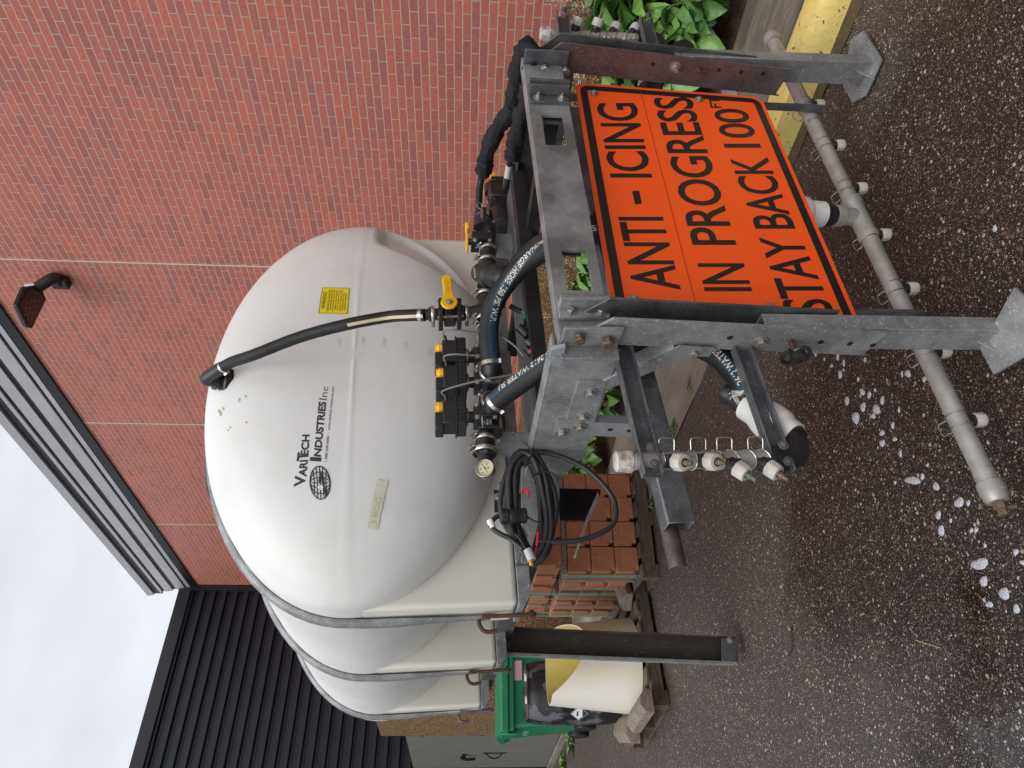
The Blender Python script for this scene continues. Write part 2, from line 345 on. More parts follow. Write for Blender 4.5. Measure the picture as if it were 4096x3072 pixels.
def pebble_mat():
    m = bpy.data.materials.new('brown_pebbledash'); m.use_nodes = True; t = m.node_tree; b = t.nodes['Principled BSDF']; L = t.links.new
    tc = t.nodes.new('ShaderNodeTexCoord'); v = t.nodes.new('ShaderNodeTexVoronoi'); v.inputs['Scale'].default_value = 75; L(tc.outputs['Object'], v.inputs['Vector'])
    sp = t.nodes.new('ShaderNodeSeparateColor'); L(v.outputs['Color'], sp.inputs[0])
    r = t.nodes.new('ShaderNodeValToRGB'); cr = r.color_ramp; cr.elements[0].color = (.10,.055,.022,1); cr.elements[1].color = (.56,.40,.22,1)
    for p, c in ((.25,(.24,.13,.05,1)),(.5,(.36,.20,.075,1)),(.75,(.30,.18,.08,1)),(.9,(.45,.30,.14,1))): e = cr.elements.new(p); e.color = c
    L(sp.outputs[0], r.inputs[0])
    mr = t.nodes.new('ShaderNodeMapRange'); mr.inputs['From Min'].default_value = .45; mr.inputs['From Max'].default_value = .62; L(v.outputs['Distance'], mr.inputs['Value'])
    x = t.nodes.new('ShaderNodeMix'); x.data_type = 'RGBA'; L(mr.outputs[0], x.inputs['Factor']); L(r.outputs[0], x.inputs['A']); x.inputs['B'].default_value = (.09,.055,.03,1)
    L(x.outputs['Result'], b.inputs['Base Color']); b.inputs['Roughness'].default_value = .7
    ng = t.nodes.new('ShaderNodeMath'); ng.operation = 'MULTIPLY'; ng.inputs[1].default_value = -1; L(v.outputs['Distance'], ng.inputs[0])
    bm = t.nodes.new('ShaderNodeBump'); bm.inputs['Distance'].default_value = .008; L(ng.outputs[0], bm.inputs['Height']); L(bm.outputs[0], b.inputs['Normal'])
    return m
PEB = pebble_mat()
BSIDE = mat('black_metal_siding', (.018,.020,.031), .40, .2, col2=(.022,.026,.038), scale=2)
SOFG = mat('sky_lit_metal_panel', (.50,.50,.53), .45, .2, col2=(.44,.44,.47), scale=3)  # pale tone carries the sky light on the rib flats
SOFD = mat('rib_shade_and_roof_black', (.008,.008,.01), .45, .1)  # black stands in for shade under the ribs; also used on the roof
FASC = mat('grey_metal_flashing', (.42,.42,.44), .45, .2)
WOODG = mat('grey_weathered_boards', (.19,.185,.165), .75, 0, col2=(.14,.135,.12), scale=6, col3=(.34,.33,.31), scale3=14, lo3=.62, hi3=.72, stretch=(1,6,.35), bump=.001)

# ------------------------------------------------------------------ ground
def sheet(name, mb, m, **k): return tag(part(name, mb, m, **k), kind='structure')
g = MB(); 
g.add([(-60,-40,0),(2.97,-40,0),(2.97,80,0),(-60,80,0)], [(0,1,2,3)])
sheet('asphalt_ground', g, ASPH, smooth=0)
g = MB(); g.add([(2.97,-40,-.02),(60,-40,-.02),(60,80,-.02),(2.97,80,-.02)], [(0,1,2,3)])
sheet('soil_ground', g, MULCH, smooth=0)
# rolled concrete kerb: gutter, lip, gently dished apron up to the planting bed
prof = [(2.93,.004),(3.0,.006),(3.05,.012),(3.14,.035),(3.24,.058),(3.36,.07),(3.55,.066),(3.75,.066),(3.9,.075),(3.955,.074),(3.965,-.02)]
def strip(prof, ys, wob=.0):
    mb = MB(); n = len(prof); vs = []
    for j, y in enumerate(ys):
        for i, (x, z) in enumerate(prof): vs.append((x+wob*math.sin(y*3.1+i)*.3, y, z+wob*.2*math.sin(y*5+i*2)))
    fs = [(j*n+i, j*n+i+1, (j+1)*n+i+1, (j+1)*n+i) for j in range(len(ys)-1) for i in range(n-1)]
    return mb.add(vs, fs)
def frange(a, b, s):
    o = []; 
    while a < b-1e-6: o.append(a); a += s
    return o+[b]
kp = [(2.93,.004)]+[(p[0]-.0, p[1]) for p in prof[1:]]
sheet('concrete_kerb', strip(kp, frange(2.0, 9.6, .15), .03), CONC, smooth=60)
CONCD = mat('dark_stained_concrete', (.21,.185,.155), .5, 0, col2=(.115,.098,.082), scale=5, lo=.35, hi=.65, col3=(.30,.26,.21), scale3=35, lo3=.55, hi3=.7, bump=.003, bscale=90, stretch=(2.2,.35,1), rvar=-.2)
GUT = mat('wet_gutter', (.075,.058,.04), .35, 0, col2=(.045,.035,.028), scale=14, col3=(.2,.17,.13), scale3=120, bump=.002, bscale=150)
# near length of kerb is upright and painted yellow
kn = [(2.90,.003),(2.985,.005),(2.99,.05),(3.0,.10),(3.03,.115),(3.16,.118),(3.19,.108),(3.24,.10),(3.5,.10),(3.7,.085),(3.93,.085),(3.95,.08),(3.965,-.02)]
kmb = strip(kn, frange(-3, 2.0, .1), .02)
kmb.m = [1 if 1 <= (i % (len(kn)-1)) <= 5 else (2 if i % (len(kn)-1) == 0 else 0) for i in range(len(kmb.f))]
kmb.add([(x,2.0,z) for x,z in kn]+[(kn[0][0],2.0,-.02)], [tuple(range(len(kn),-1,-1))]); kmb.m[-1] = 0
sheet('yellow_painted_kerb', kmb, [CONCD, YCURB, GUT], smooth=50)
# mulch bed rising to the wall
mb = MB(); vs = []; fs = []; xs = frange(3.93, 5.72, .06); ys = frange(-2, 13.3, .08); n = len(xs)
for y in ys:
    for i, x in enumerate(xs):
        vs.append((x, y, .05+.05*min(1,(x-3.93)/.3)+random.uniform(-.012,.012)))
fs = [(j*n+i, j*n+i+1, (j+1)*n+i+1, (j+1)*n+i) for j in range(len(ys)-1) for i in range(n-1)]
sheet('mulch_bed', mb.add(vs, fs), MULCH, smooth=0)

# ------------------------------------------------------------------ brick building
DX = 5.67
bb = thing('brick_building', 'long red brick building with brown pebbledash plinth and ribbed metal band under its roof', 'building', (DX, 5, 0))
m = MB(); m.box(DX, DX+.3, -6, 13.43, .84, 6.65); part('brick_wall', m, BRICK, bb)
m = MB(); m.box(DX-.012, DX+.3, -6, 9.6, 0, .837); part('plinth', m, PEB, bb)
STONE = mat('pale_sealant', (.55,.50,.42), .7)
for jy, zt in ((5.226,6.5),(8.107,6.5),(10.97,6.5)):
    m = MB(); m.box(DX-.003, DX+.01, jy-.008, jy+.008, .85, 6.64); part('control_joint', m, STONE, bb)
# ribbed band leaning out over the bricks, lit flats and shaded recesses painted in
z0, z1, x0, x1 = 6.65, 7.50, DX+.0, DX-.16
def bandpt(f, out=0): return (x0+(x1-x0)*f - out, z0+(z1-z0)*f)
def bandstrip(fa, fb, out, m_, name):
    (xa, za), (xb, zb) = bandpt(fa, out), bandpt(fb, out)
    mb = MB(); mb.prism([(xa,-6,za),(xb,-6,zb),(xb+.1+out,-6,zb),(xa+.1+out,-6,za)], (0,19.45,0)); part(name, mb, m_, bb)
bandstrip(-.02, .10, .03, SOFD, 'recess_shade_strip')
bandstrip(.10, .90, .0, SOFD, 'rib_shade_backing')
for fa, fb in ((.12,.185),(.235,.40),(.485,.64),(.70,.755)): bandstrip(fa, fb, .025, SOFG, 'ribbed_panel')
bandstrip(.765, .86, .012, SOFD, 'painted_shadow_gap')
bandstrip(.865, 1.0, .05, FASC, 'roof_fascia')
m = MB(); m.box(DX-.1, DX+6, -6, 13.6, 7.3, 7.48); part('roof', m, SOFD, bb)

# ------------------------------------------------------------------ black metal building
mb_ = thing('metal_clad_building', 'tall black building clad in ribbed metal sheets at the far end of the brick wall', 'building', (2, 13.5, 0))
YB = 13.46
m = MB(); m.box(-14, 5.62, YB+.06, YB+.3, 0, 6.8); part('wall', m, BSIDE, mb_)
m = MB(); z = .1
while z < 6.7:
    m.prism([(-14,YB+.06,z),(-14,YB,z+.02),(-14,YB,z+.085),(-14,YB+.06,z+.105)], (19.6,0,0)); 
    m.prism([(-14,YB+.059,z+.16),(-14,YB+.052,z+.165),(-14,YB+.052,z+.178),(-14,YB+.059,z+.183)], (19.6,0,0)); z += .205
o = part('ribbed_cladding', m, BSIDE, mb_)
m = MB(); m.box(-14, 5.66, YB-.05, YB+.3, 6.72, 6.95); part('roof_trim', m, simple('dark_trim',(.02,.02,.024),.4), mb_, bevel=.01)
m = MB(); m.box(5.56, 5.665, YB-.06, YB+.2, 0, 6.72); part('corner_trim', m, simple('black_trim',(.012,.012,.014),.4), mb_)

# ------------------------------------------------------------------ pebbledash enclosure with grey door
en = thing('bin_enclosure', 'low brown pebbledash enclosure with grey board door in front of the black building', 'enclosure', (2.47, 11, 0))
m = MB(); m.box(2.467, 5.66, 9.75, 11.05, 0, 2.66); part('pebbledash_wall', m, PEB, en)
door = MB(); door.box(2.50, 2.56, 11.06, 13.38, .12, 2.33); dr = part('door', door, WOODG, en)
m = MB(); yy = 11.06
while yy < 13.3: m.box(2.494, 2.501, yy+.004, yy+.13, .13, 2.32); yy += .138
part('board', m, WOODG, dr)
for hz in (2.1, 1.25, .4):
    m = MB(); m.prism([(2.486,11.08,hz-.06),(2.486,11.2,hz),(2.486,11.08,hz+.06)], (.008,0,0)); m.box(2.484,2.496,11.06,11.09,hz-.09,hz+.09); part('hinge', m, simple('dark_iron',(.02,.02,.03),.5), dr)
m = MB(); m.box(2.46,2.5,12.35,12.47,1.47,1.53); m.tube([(2.45,12.41,1.55),(2.43,12.44,1.45),(2.45,12.5,1.32)], .02, 8); part('latch', m, BSTEEL, dr)
m = MB(); m.tube(catmull([(2.48,12.3,1.15),(2.43,12.33,1.08),(2.43,12.33,.98),(2.48,12.3,.91)],5), .012, 8); m.box(2.488,2.497,12.27,12.33,.84,1.2); part('handle', m, BSTEEL, dr)
m = MB(); m.box(2.47, 2.6, 11.06, 13.38, 0, .11); part('concrete_footing', m, CONC, en, bevel=.01)

# ------------------------------------------------------------------ lettering
def text_pts(s, bold=.0, spacing=1.0, shear=0):
    cu = bpy.data.curves.new('t', 'FONT'); cu.body = s; cu.size = 1; cu.offset = bold; cu.space_character = spacing; cu.shear = shear; cu.resolution_u = 4
    o = bpy.data.objects.new('t', cu); C.objects.link(o)
    dg = bpy.context.evaluated_depsgraph_get(); me = bpy.data.meshes.new_from_object(o.evaluated_get(dg))
    v = [tuple(x.co) for x in me.vertices]; f = [tuple(p.vertices) for p in me.polygons]
    bpy.data.objects.remove(o); bpy.data.curves.remove(cu); bpy.data.meshes.remove(me)
    x0 = min(p[0] for p in v); x1 = max(p[0] for p in v); y0 = min(p[1] for p in v); y1 = max(p[1] for p in v)
    return v, f, (x0, x1, y0, y1)
def text_uv(s, bold=0, spacing=1.0, shear=0):
    v, f, (x0,x1,y0,y1) = text_pts(s, bold, spacing, shear)
    return [((x-x0)/(x1-x0), (y-y0)/(y1-y0)) for x, y, *_ in v], f, (x1-x0)/(y1-y0)
def map_text(mb, s, fn, bold=0, spacing=1.0, shear=0):     # fn(u,v) -> point
    v, f, _ = text_uv(s, bold, spacing, shear); mb.add([fn(u,w_) for u, w_ in v], f); return mb
def bil(BL, BR, TL, TR):
    BL, BR, TL, TR = map(Vector, (BL,BR,TL,TR))
    return lambda u, v: (BL*(1-u)+BR*u)*(1-v) + (TL*(1-u)+TR*u)*v

# ------------------------------------------------------------------ tank
AC, CC, TA, TC, TB0, TDP = 1.768, .28, .967, .64, 2.76, .30
def sst(x): x = max(0.0, min(1.0, x)); return x*x*(3-2*x)
def dent(a, c): return sst((.215-c)/.035)*sst((a-(2.35+.5*c))/.06)*sst((c+.36)/.22)
def tank_b(a, c, off=0.0):
    r = min(1.0, math.sqrt(((a-AC)/TA)**2+((c-CC)/TC)**2))
    b = TB0 - TDP*max(0.0, 1-r**3.2)**.5
    b -= .002*math.exp(-((c-CC)/.008)**2)
    b += .070*dent(a, c)*sst((.985-r)/.09)
    x = a-1.56-(c-.3)*-.05                                    # raised gauge strip
    return b-off
tk = thing('brine_tank', 'large translucent white plastic tank with black lid and printed logo on its rear end', 'tank', (AC, 4, -.36), SKM)
m = MB(); nr = 46; na = 160; vs = [Vector((AC, tank_b(AC,CC), CC))]; fs = []
for i in range(1, nr+1):
    rr = 1-(1-i/nr)**1.55
    for k in range(na):
        th = 2*math.pi*k/na; a = AC+TA*rr*math.cos(th); c = CC+TC*rr*math.sin(th); vs.append(Vector((a, tank_b(a,c), c)))
for k in range(na): fs.append((0, 1+(k+1)%na, 1+k))
for i in range(nr-1):
    for k in range(na): fs.append((1+i*na+k, 1+i*na+(k+1)%na, 1+(i+1)*na+(k+1)%na, 1+(i+1)*na+k))
m.add(vs, fs); base = 1+(nr-1)*na
body = [(2.80,1.0),(3.0,1.0),(3.06,.993),(3.4,.998),(3.66,.993),(3.72,1),(3.98,1),(4.04,.993),(4.5,.998),(4.86,.993),(4.93,1),(5.2,1),(5.35,.99),(5.48,.93),(5.58,.75),(5.62,.4),(5.63,.01)]
prev = base
for b, sc in body:
    o = len(m.v); 
    for k in range(na):
        th = 2*math.pi*k/na; m.v.append(Vector((AC+TA*sc*math.cos(th), b, CC+TC*sc*math.sin(th)+(.0 if b > 2.9 else 0))))
    for k in range(na): m.f.append((prev+k, prev+(k+1)%na, o+(k+1)%na, o+k)); m.m.append(0)
    prev = o
shell = part('tank_shell', m, HDPE, tk, smooth=60)
RB = (2.76, 3.75, 4.93)
for b in RB:
    m = MB(); poly = [(.802,b,-.36),(2.735,b,-.36),(2.735,b,.22)]
    for k in range(1, 24):
        th = math.pi*k/24; poly.append((AC+(TA-.004)*math.cos(th)*1.0, b, CC+(TC-.02)*math.sin(th)-.03))
    poly.append((.802,b,.22)); m.prism(poly, (0,.23,0)); part('leg_rib', m, HDPEC, tk, bevel=.022, smooth=60, seg=4)
m = MB()                                                     # seam on the side
for s in (-1, 1):
    m.add([(AC+s*(TA+.0), 2.76, CC-.004),(AC+s*(TA+.004), 2.76, CC),(AC+s*(TA+.004), 5.3, CC),(AC+s*(TA+.0), 5.3, CC+.006)], [(0,1,2,3)])
lid = MB(); lid.lathe((AC-.03, 3.32, CC+TC-.055), (0,0,1), [(0,.27),(.105,.27),(.11,.25),(.14,.24),(.155,.19),(.16,.0)], 40); part('lid', lid, BPLAST, tk, bevel=.004)
# printed logo
def dp(x, y):                                                 # photo pixel -> tank end surface
    r = SK @ ray(x, y); b = 2.5
    for _ in range(12): p = r*(b/r[1]); b = .5*b+.5*tank_b(p[0], p[2])
    p = r*(b/r[1]); return p
def on_tank(u): return Vector((u[0], tank_b(u[0], u[2], .0012), u[2]))
def tword(mb, s, BL, BR, TL, TR, bold=0, spacing=1.0):
    f = bil(dp(*BL), dp(*BR), dp(*TL), dp(*TR)); return map_text(mb, s, lambda u, v: on_tank(f(u, v)), bold, spacing)
def qp(x, y): return (1100+x/2.37, 1500+y/2.37)               # logo close-up
lg = MB()
def tw(s, a, b, c, d, **k): tword(lg, s, qp(*a), qp(*b), qp(*c), qp(*d), **k)
tw('V', (291,1052),(287,955),(177,1062),(190,955), bold=.034)
tw('ARI', (297,968),(312,805),(222,960),(235,810), bold=.034)
tw('T', (314,800),(318,735),(203,820),(215,735), bold=.034)
tw('ECH', (316,765),(330,566),(240,765),(258,566), bold=.034)
tw('I', (436,822),(440,783),(328,815),(334,778), bold=.034)
tw('NDUSTRIES', (436,778),(487,258),(366,770),(414,250), bold=.034, spacing=.98)
tw('Inc', (489,240),(503,112),(415,232),(450,106), bold=-.008)
tw('1-888-208-0686  •  www.varitech-industries.com', (492,822),(560,112),(467,822),(537,112), bold=.004)
part('printed_name', lg, INK, tk, smooth=0)
gl = MB(); gc = qp(427, 1023)
def gp(u, v):                                                 # globe coords -1..1
    x = 427+95*(-v)+ (-8)*u; y = 1023-156*u*1.0 - 0*v
    return on_tank(dp(*qp(x, y)))
def gline(pts, wd=.0016): gl.tube([gp(*p) for p in pts], wd, 4, cap=False)
gline([(math.cos(t), math.sin(t)) for t in [2*math.pi*k/40 for k in range(41)]], .0022)
for k in (-.66,-.33,0,.33,.66):
    gline([(k*math.cos(t), math.sin(t)) for t in [math.pi*(j/12-.5) for j in range(13)]])
    gline([(x*math.sqrt(1-k*k), k+.12*(1-x*x)*(-1 if k > 0 else 1)*abs(k)) for x in [j/8-1 for j in range(17)]])
road = [(-.86,-.5),(-.62,-.78),(-.2,-.42),(.25,-.45),(.52,-.35),(.74,-.1),(.70,.02),(.3,.06),(.12,.2),(.0,.0),(.08,-.12),(.3,-.2),(.0,-.2),(-.4,-.28)]
gl.add([gp(*p)+Vector((0,-.001,0)) for p in road], [tuple(range(len(road)))])
part('globe_emblem', gl, INK, tk, smooth=0)
dr_ = MB(); dpts = [(-.3+.17*math.cos(t), -.08+.22*math.sin(t)) for t in [math.pi*(k/10)+math.pi*.0 for k in range(-10,1)]]+[(-.3,.36)]
dr_.add([gp(*p)+Vector((0,-.002,0)) for p in dpts], [tuple(range(len(dpts)))]); part('drop_emblem', dr_, HDPE, tk, smooth=0)
# tank top fitting: hex flange, hose barb elbow
fp = S(868, 1475, 1, 2.72); fdir = Vector((.1,-.25,1)).normalized()
ftb = MB(); q = dp(890,1522); ax_ = (q-Vector((AC+.1,2.95,CC))).normalized(); ax_ = (ax_+Vector((.0,-.05,.35))).normalized(); FQ, FA = q.copy(), ax_.copy()
ftb.lathe(q-ax_*.03, ax_, [(0,.058),(.03,.058),(.036,.052)], 8); ftb.lathe(q, ax_, [(0,.044),(.012,.044),(.012,.034),(.022,.034),(.023,.042),(.036,.041),(.038,.030),(.05,.030)], 24)
part('bulkhead_fitting', ftb, BPLAST, tk)
# yellow warning label
wl = MB(); WB = [(1287,1248),(1388,1255),(1275,1253),(1399,1152),(1287,1150)]
cor = dict(BL=(1391,1258), BR=(1400,1152), TL=(1272,1255), TR=(1288,1150))
fw = bil(*[dp(*cor[k]) for k in ('BL','BR','TL','TR')]); 
def wgrid(mb, u0, u1, v0, v1, off, n=6):
    vs = []; 
    for j in range(n+1):
        for i in range(n+1):
            p = fw(u0+(u1-u0)*i/n, v0+(v1-v0)*j/n); vs.append(Vector((p[0], tank_b(p[0],p[2],off), p[2])))
    mb.add(vs, [(j*(n+1)+i, j*(n+1)+i+1, (j+1)*(n+1)+i+1, (j+1)*(n+1)+i) for j in range(n) for i in range(n)])
wgrid(wl, 0,1,0,1,.001); lab = part('warning_label', wl, simple('yellow_vinyl',(.85,.66,.015),.35), tk)
wt = MB()
for u0,u1,v0,v1 in ((.02,.98,.015,.03),(.02,.98,.97,.985),(.02,.03,.02,.98),(.97,.98,.02,.98),(.06,.94,.74,.745)): wgrid(wt,u0,u1,v0,v1,.0018,3)
def wtx(s, u0, u1, v0, v1, bold=0.0): map_text(wt, s, lambda u,v: (lambda p: Vector((p[0], tank_b(p[0],p[2],.0018), p[2])))(fw(u0+(u1-u0)*u, v0+(v1-v0)*v)), bold)
wtx('WARNING!', .18, .82, .79, .93, .01)
for i, s in enumerate(('• BANDS MUST BE CHECKED FOR','TIGHTNESS BEFORE EVERY USE','• LIFTING UNIT WITH ANY','CHEMICAL IN THIS TANK MAY','RESULT IN INJURY OR DEATH','• FAILURE TO FOLLOW THESE','GUIDELINES WILL VOID','THE PRODUCT WARRANTY')):
    v = .665-i*.082; wtx(s, .07 if '•' in s else .13, .90 if len(s) > 22 else .78, v, v+.05, .012)
part('printed_text', wt, INK, lab, smooth=0)
SMU = simple('tan_dirt', (.42,.36,.25), .6)
for (x, y, rx, ry) in ((880,1650,7,15),(893,1634,4,8),(921,1710,3,6),(958,1598,4,5),(982,1585,5,5),(955,1606,3,4),(912,1722,3,5),(985,1690,4,4)):
    sm_ = MB(); pts = [on_tank(dp(x+rx*math.cos(t)*random.uniform(.5,1.2)+ry*.3*math.sin(t), y+ry*math.sin(t)*random.uniform(.5,1.2))) for t in [2*math.pi*k/14 for k in range(14)]]; sm_.add(pts, [tuple(range(14))]); part('dirt_smudge', sm_, SMU, tk, smooth=0)
# masking tape strip with faint marks
tp = MB(); tb = [(1534,1922),(1548,1917),(1552,1923),(1553,1992),(1509,2119),(1466,2121),(1470,2102),(1504,1975),(1500,1957),(1509,1921)]
ft = bil(dp(1510,2120), dp(1552,1925), dp(1469,2112), dp(1508,1918))
vs = []; n = 14
for j in range(4):
    for i in range(n+1):
        p = ft(i/n + (random.uniform(-.012,.012) if i in (0,n) else 0), j/3 + (random.uniform(-.03,.03) if j in (0,3) else 0)); vs.append(Vector((p[0], tank_b(p[0],p[2],.002+random.uniform(0,.0015)), p[2])))
tp.add(vs, [(j*(n+1)+i, j*(n+1)+i+1, (j+1)*(n+1)+i+1, (j+1)*(n+1)+i) for j in range(3) for i in range(n)])
tpo = part('masking_tape', tp, mat('masking_tape',(.60,.60,.47),.6,col2=(.66,.66,.54),scale=60,bump=.001), tk)
tt = MB(); map_text(tt, '1800', lambda u,v: (lambda p: Vector((p[0], tank_b(p[0],p[2],.0042), p[2])))(ft(.12+.5*u, .25+.5*v)), -.015); part('pencil_mark', tt, simple('faint_pencil',(.50,.51,.42),.6), tpo, smooth=0)
# level marks: flat digits, grey tone painted for the shade of embossing
for s, x, y in (('-700',1252,1366),('-600',1357,1370),('-500',1452,1368),('-400',1535,1372),('-300',1622,1388),('-200',1719,1412)):
    em = MB(); tword(em, s, (x+7,y+16),(x+7,y-20),(x-7,y+16),(x-7,y-20), bold=.0); part('level_mark', em, FLATGREY, tk, smooth=0)

# ------------------------------------------------------------------ tank straps
def strap(b, i):
    t = thing('tank_strap', ['grey galvanised hoop strap nearest the camera over the tank','middle grey galvanised hoop strap over the tank','farthest grey galvanised hoop strap over the tank'][i], 'strap', (AC, b, .92), SKM, 'hoop straps over the tank')
    pts = [(.785,-.26),(.785,-.16),(.785,-.08),(.785,.1),(.785,.22)]
    for k in range(0, 41):
        th = math.pi-math.pi*k/40; pts.append((AC+(TA+.012)*math.cos(th), CC+(TC+.012)*math.sin(th)))
    pts += [(2.751,.1),(2.751,-.08),(2.751,-.16),(2.751,-.26)]
    m = MB(); vs = []; n = len(pts)
    sec = [(-.030,-.008),(-.030,.002),(-.022,.011),(-.008,.017),(.008,.017),(.022,.011),(.030,.002),(.030,-.008)]
    for j, (a, c) in enumerate(pts):
        t0 = Vector(pts[max(j-1,0)]); t1 = Vector(pts[min(j+1,n-1)]); d = (t1-t0).normalized(); nn = Vector((-d.y, d.x))
        flat = .35 if (j < 3 or j > n-4) else 1
        wdt = .72 if (j < 2 or j > n-3) else 1
        for sb, sn in sec: vs.append(Vector((a+nn.x*sn*flat, b+sb*wdt, c+nn.y*sn*flat)))
    fs = [(j*8+k, j*8+(k+1)%8, (j+1)*8+(k+1)%8, (j+1)*8+k) for j in range(n-1) for k in range(8)]+[tuple(range(8)), tuple((n-1)*8+7-k for k in range(8))]
    m.add(vs, fs); part('hoop', m, GALV, t, smooth=50)
    for s in (-1, 1):
        x = AC+s*(TA+.028); m = MB()
        m.tube(catmull([(x+.004*-s, b-.004, -.215),(x+.012*s, b-.004, -.216),(x+.034*s,b-.004,-.228),(x+.042*s,b-.004,-.25),(x+.038*s,b-.004,-.285)],6), .0085, 10)
        m.cyl((x-.010*s, b-.034, -.225),(x-.010*s, b-.034, -.44), .0085, n=10); m.lathe((x-.010*s,b-.034,-.414),(0,0,-1),[(0,.018),(.016,.018)],6)
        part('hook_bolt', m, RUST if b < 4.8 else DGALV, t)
for i, b in enumerate(RB): strap(b+.115, i)

# ------------------------------------------------------------------ skid frame
fr = thing('skid_frame', 'galvanised steel skid frame with rear crossbeam carrying the tank, pump and spray gear', 'frame', (AC, 2.5, -.45), SKM)
for a in (.95, 2.51):
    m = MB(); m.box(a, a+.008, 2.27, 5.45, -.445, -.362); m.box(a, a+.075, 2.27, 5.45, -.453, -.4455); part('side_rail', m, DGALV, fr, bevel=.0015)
for b in RB:      # cross beams under the tank legs, ends clipped
    m = MB(); m.prism([(.792,b-.006,-.362),(2.745,b-.006,-.362),(2.745,b-.006,-.385),(2.70,b-.006,-.414),(.835,b-.006,-.414),(.792,b-.006,-.385)], (0,.22,0))
    part('cross_member', m, GALV, fr, bevel=.002)
for s, a in ((1,1.092),(-1,2.388)):            # long side plates reaching back to the rear posts
    k = 0 if s > 0 else -.036
    m = MB(); m.prism([(a,1.50,-.345+k),(a,2.34,-.362+k),(a,2.34,-.46+k),(a,2.11,-.532+k),(a,1.50,-.52+k)], (.008*s,0,0))
    m.prism([(a,1.50,-.345+k),(a,2.34,-.362+k),(a,2.34,-.354+k),(a,1.50,-.337+k)], (.055*s,0,0))
    m.prism([(a,2.34,-.362+k),(a,2.7,-.362+k),(a,2.7,-.449+k),(a,2.34,-.46+k)], (.008*s,0,0))
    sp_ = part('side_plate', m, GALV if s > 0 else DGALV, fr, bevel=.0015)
    if s > 0:
        m = MB(); m.prism([(a-.006,1.64,-.43),(a-.006,1.64,-.512),(a-.006,1.93,-.525),(a-.006,1.955,-.50),(a-.006,1.955,-.43)], (.006,0,0)); part('gusset_plate', m, GALV, sp_, bevel=.001)
        for q in ((a-.006,1.695,-.474),(a-.006,1.83,-.478)): bolts(q, (-1,0,0), sp_)
        m = MB(); p0 = S(2210,1375,0,a); pr = [S(*p,0,a-.03) for p in ((2262,1388),(2205,1400),(2198,1440),(2215,1463),(2240,1468),(2250,1455))]
        m.prism(pr, (.012,0,0)); m.lathe(S(2225,1438,0,a-.031), (-1,0,0), [(0,.012),(.001,.012)], 16); part('lifting_lug', m, LGALV, sp_, bevel=.001)
# rear crossbeam: plate with a lip and a window near each end
BM = 1.455
def beam(y, x): p = S(x, y, 1, BM); return p
bz0, bz1 = -.487, -.358
m = MB(); A0, A1 = 1.10, 2.345
def rect(a0, a1, c0, c1): m.box(a0, a1, BM, BM+.008, c0, c1)
_q = [S(*p,1,BM) for p in ((2250,998),(2346,1008),(2371,1164),(2265,1160))]
wl0, wl1, wc0, wc1 = (_q[2].x+_q[3].x)/2, (_q[0].x+_q[1].x)/2, (_q[1].z+_q[2].z)/2, (_q[0].z+_q[3].z)/2
_r = [S(*p,1,BM) for p in ((2190,462),(2200,580))]; wr1, wr0 = _r[0].x, _r[1].x
print('windows', wl0, wl1, wr0, wr1, wc0, wc1)
for a0, a1 in ((A0, wl0), (wl1, wr0), (wr1, A1)): rect(a0, a1, bz0, bz1)
for a0, a1 in ((wl0, wl1), (wr0, wr1)): rect(a0, a1, bz0, wc0); rect(a0, a1, wc1, bz1)
m.box(A0, A1, BM, BM+.055, bz1, bz1+.007)
cb = part('rear_crossbeam', m, mat('worn_beam_steel', (.15,.154,.158), .42, .4, col2=(.36,.365,.37), scale=5, lo=.40, hi=.64, col3=(.5,.5,.5), scale3=110, lo3=.62, hi3=.74, bump=.0005, bscale=150), fr, smooth=30)
m = MB(); m.box(wl1+.03, wr0-.02, BM+.047, BM+.055, bz0+.03, bz1)
m.prism([(1.985,BM+.012,-.40),(2.10,BM+.05,-.395),(2.10,BM+.05,-.47),(1.985,BM+.012,-.455)], (0,.006,0)); part('beam_backing', m, DGALV, cb)
for s, a in ((1, 1.204), (-1, 2.092)):          # bolted end clips
    k = s
    m = MB(); m.box(a-.014*k, a+.030*k, BM-.012, BM-.001, bz0+.002, bz1+.004); m.box(a-.014*k, a-.004*k, BM-.05, BM-.0125, bz0+.002, bz1+.004); m.box(a-.052*k, a-.017*k, BM-.02, BM-.008, bz0, bz1+.006); m.box(a-.026*k,a-.0165*k,BM-.06,BM-.0205,bz0,bz1+.006)
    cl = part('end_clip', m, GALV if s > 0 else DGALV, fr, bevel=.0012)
    for c in (-.382,-.462): bolts((a+.012*k, BM-.012, c), (0,-1,0), cl, .0095, .01, stud=.012); bolts((a-.036*k, BM-.02, c), (0,-1,0), cl, .0095, .01)
# welded foot plate on each post head with two big bolts
for a, mt in ((1.098, RUSTB), (2.296, BOLTM)):
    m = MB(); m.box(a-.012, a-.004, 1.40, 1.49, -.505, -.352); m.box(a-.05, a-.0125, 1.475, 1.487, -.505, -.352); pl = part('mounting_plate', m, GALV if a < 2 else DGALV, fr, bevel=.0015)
    for p in ((2318,1362),(2433,1376)) if a < 2 else ((2179,281),(2262,290)):
        q = S(*p, 0, a-.03); bolts((a-.015,q.y,q.z), (-1,0,0), pl, .0165, .018, washer=False, mt=mt)

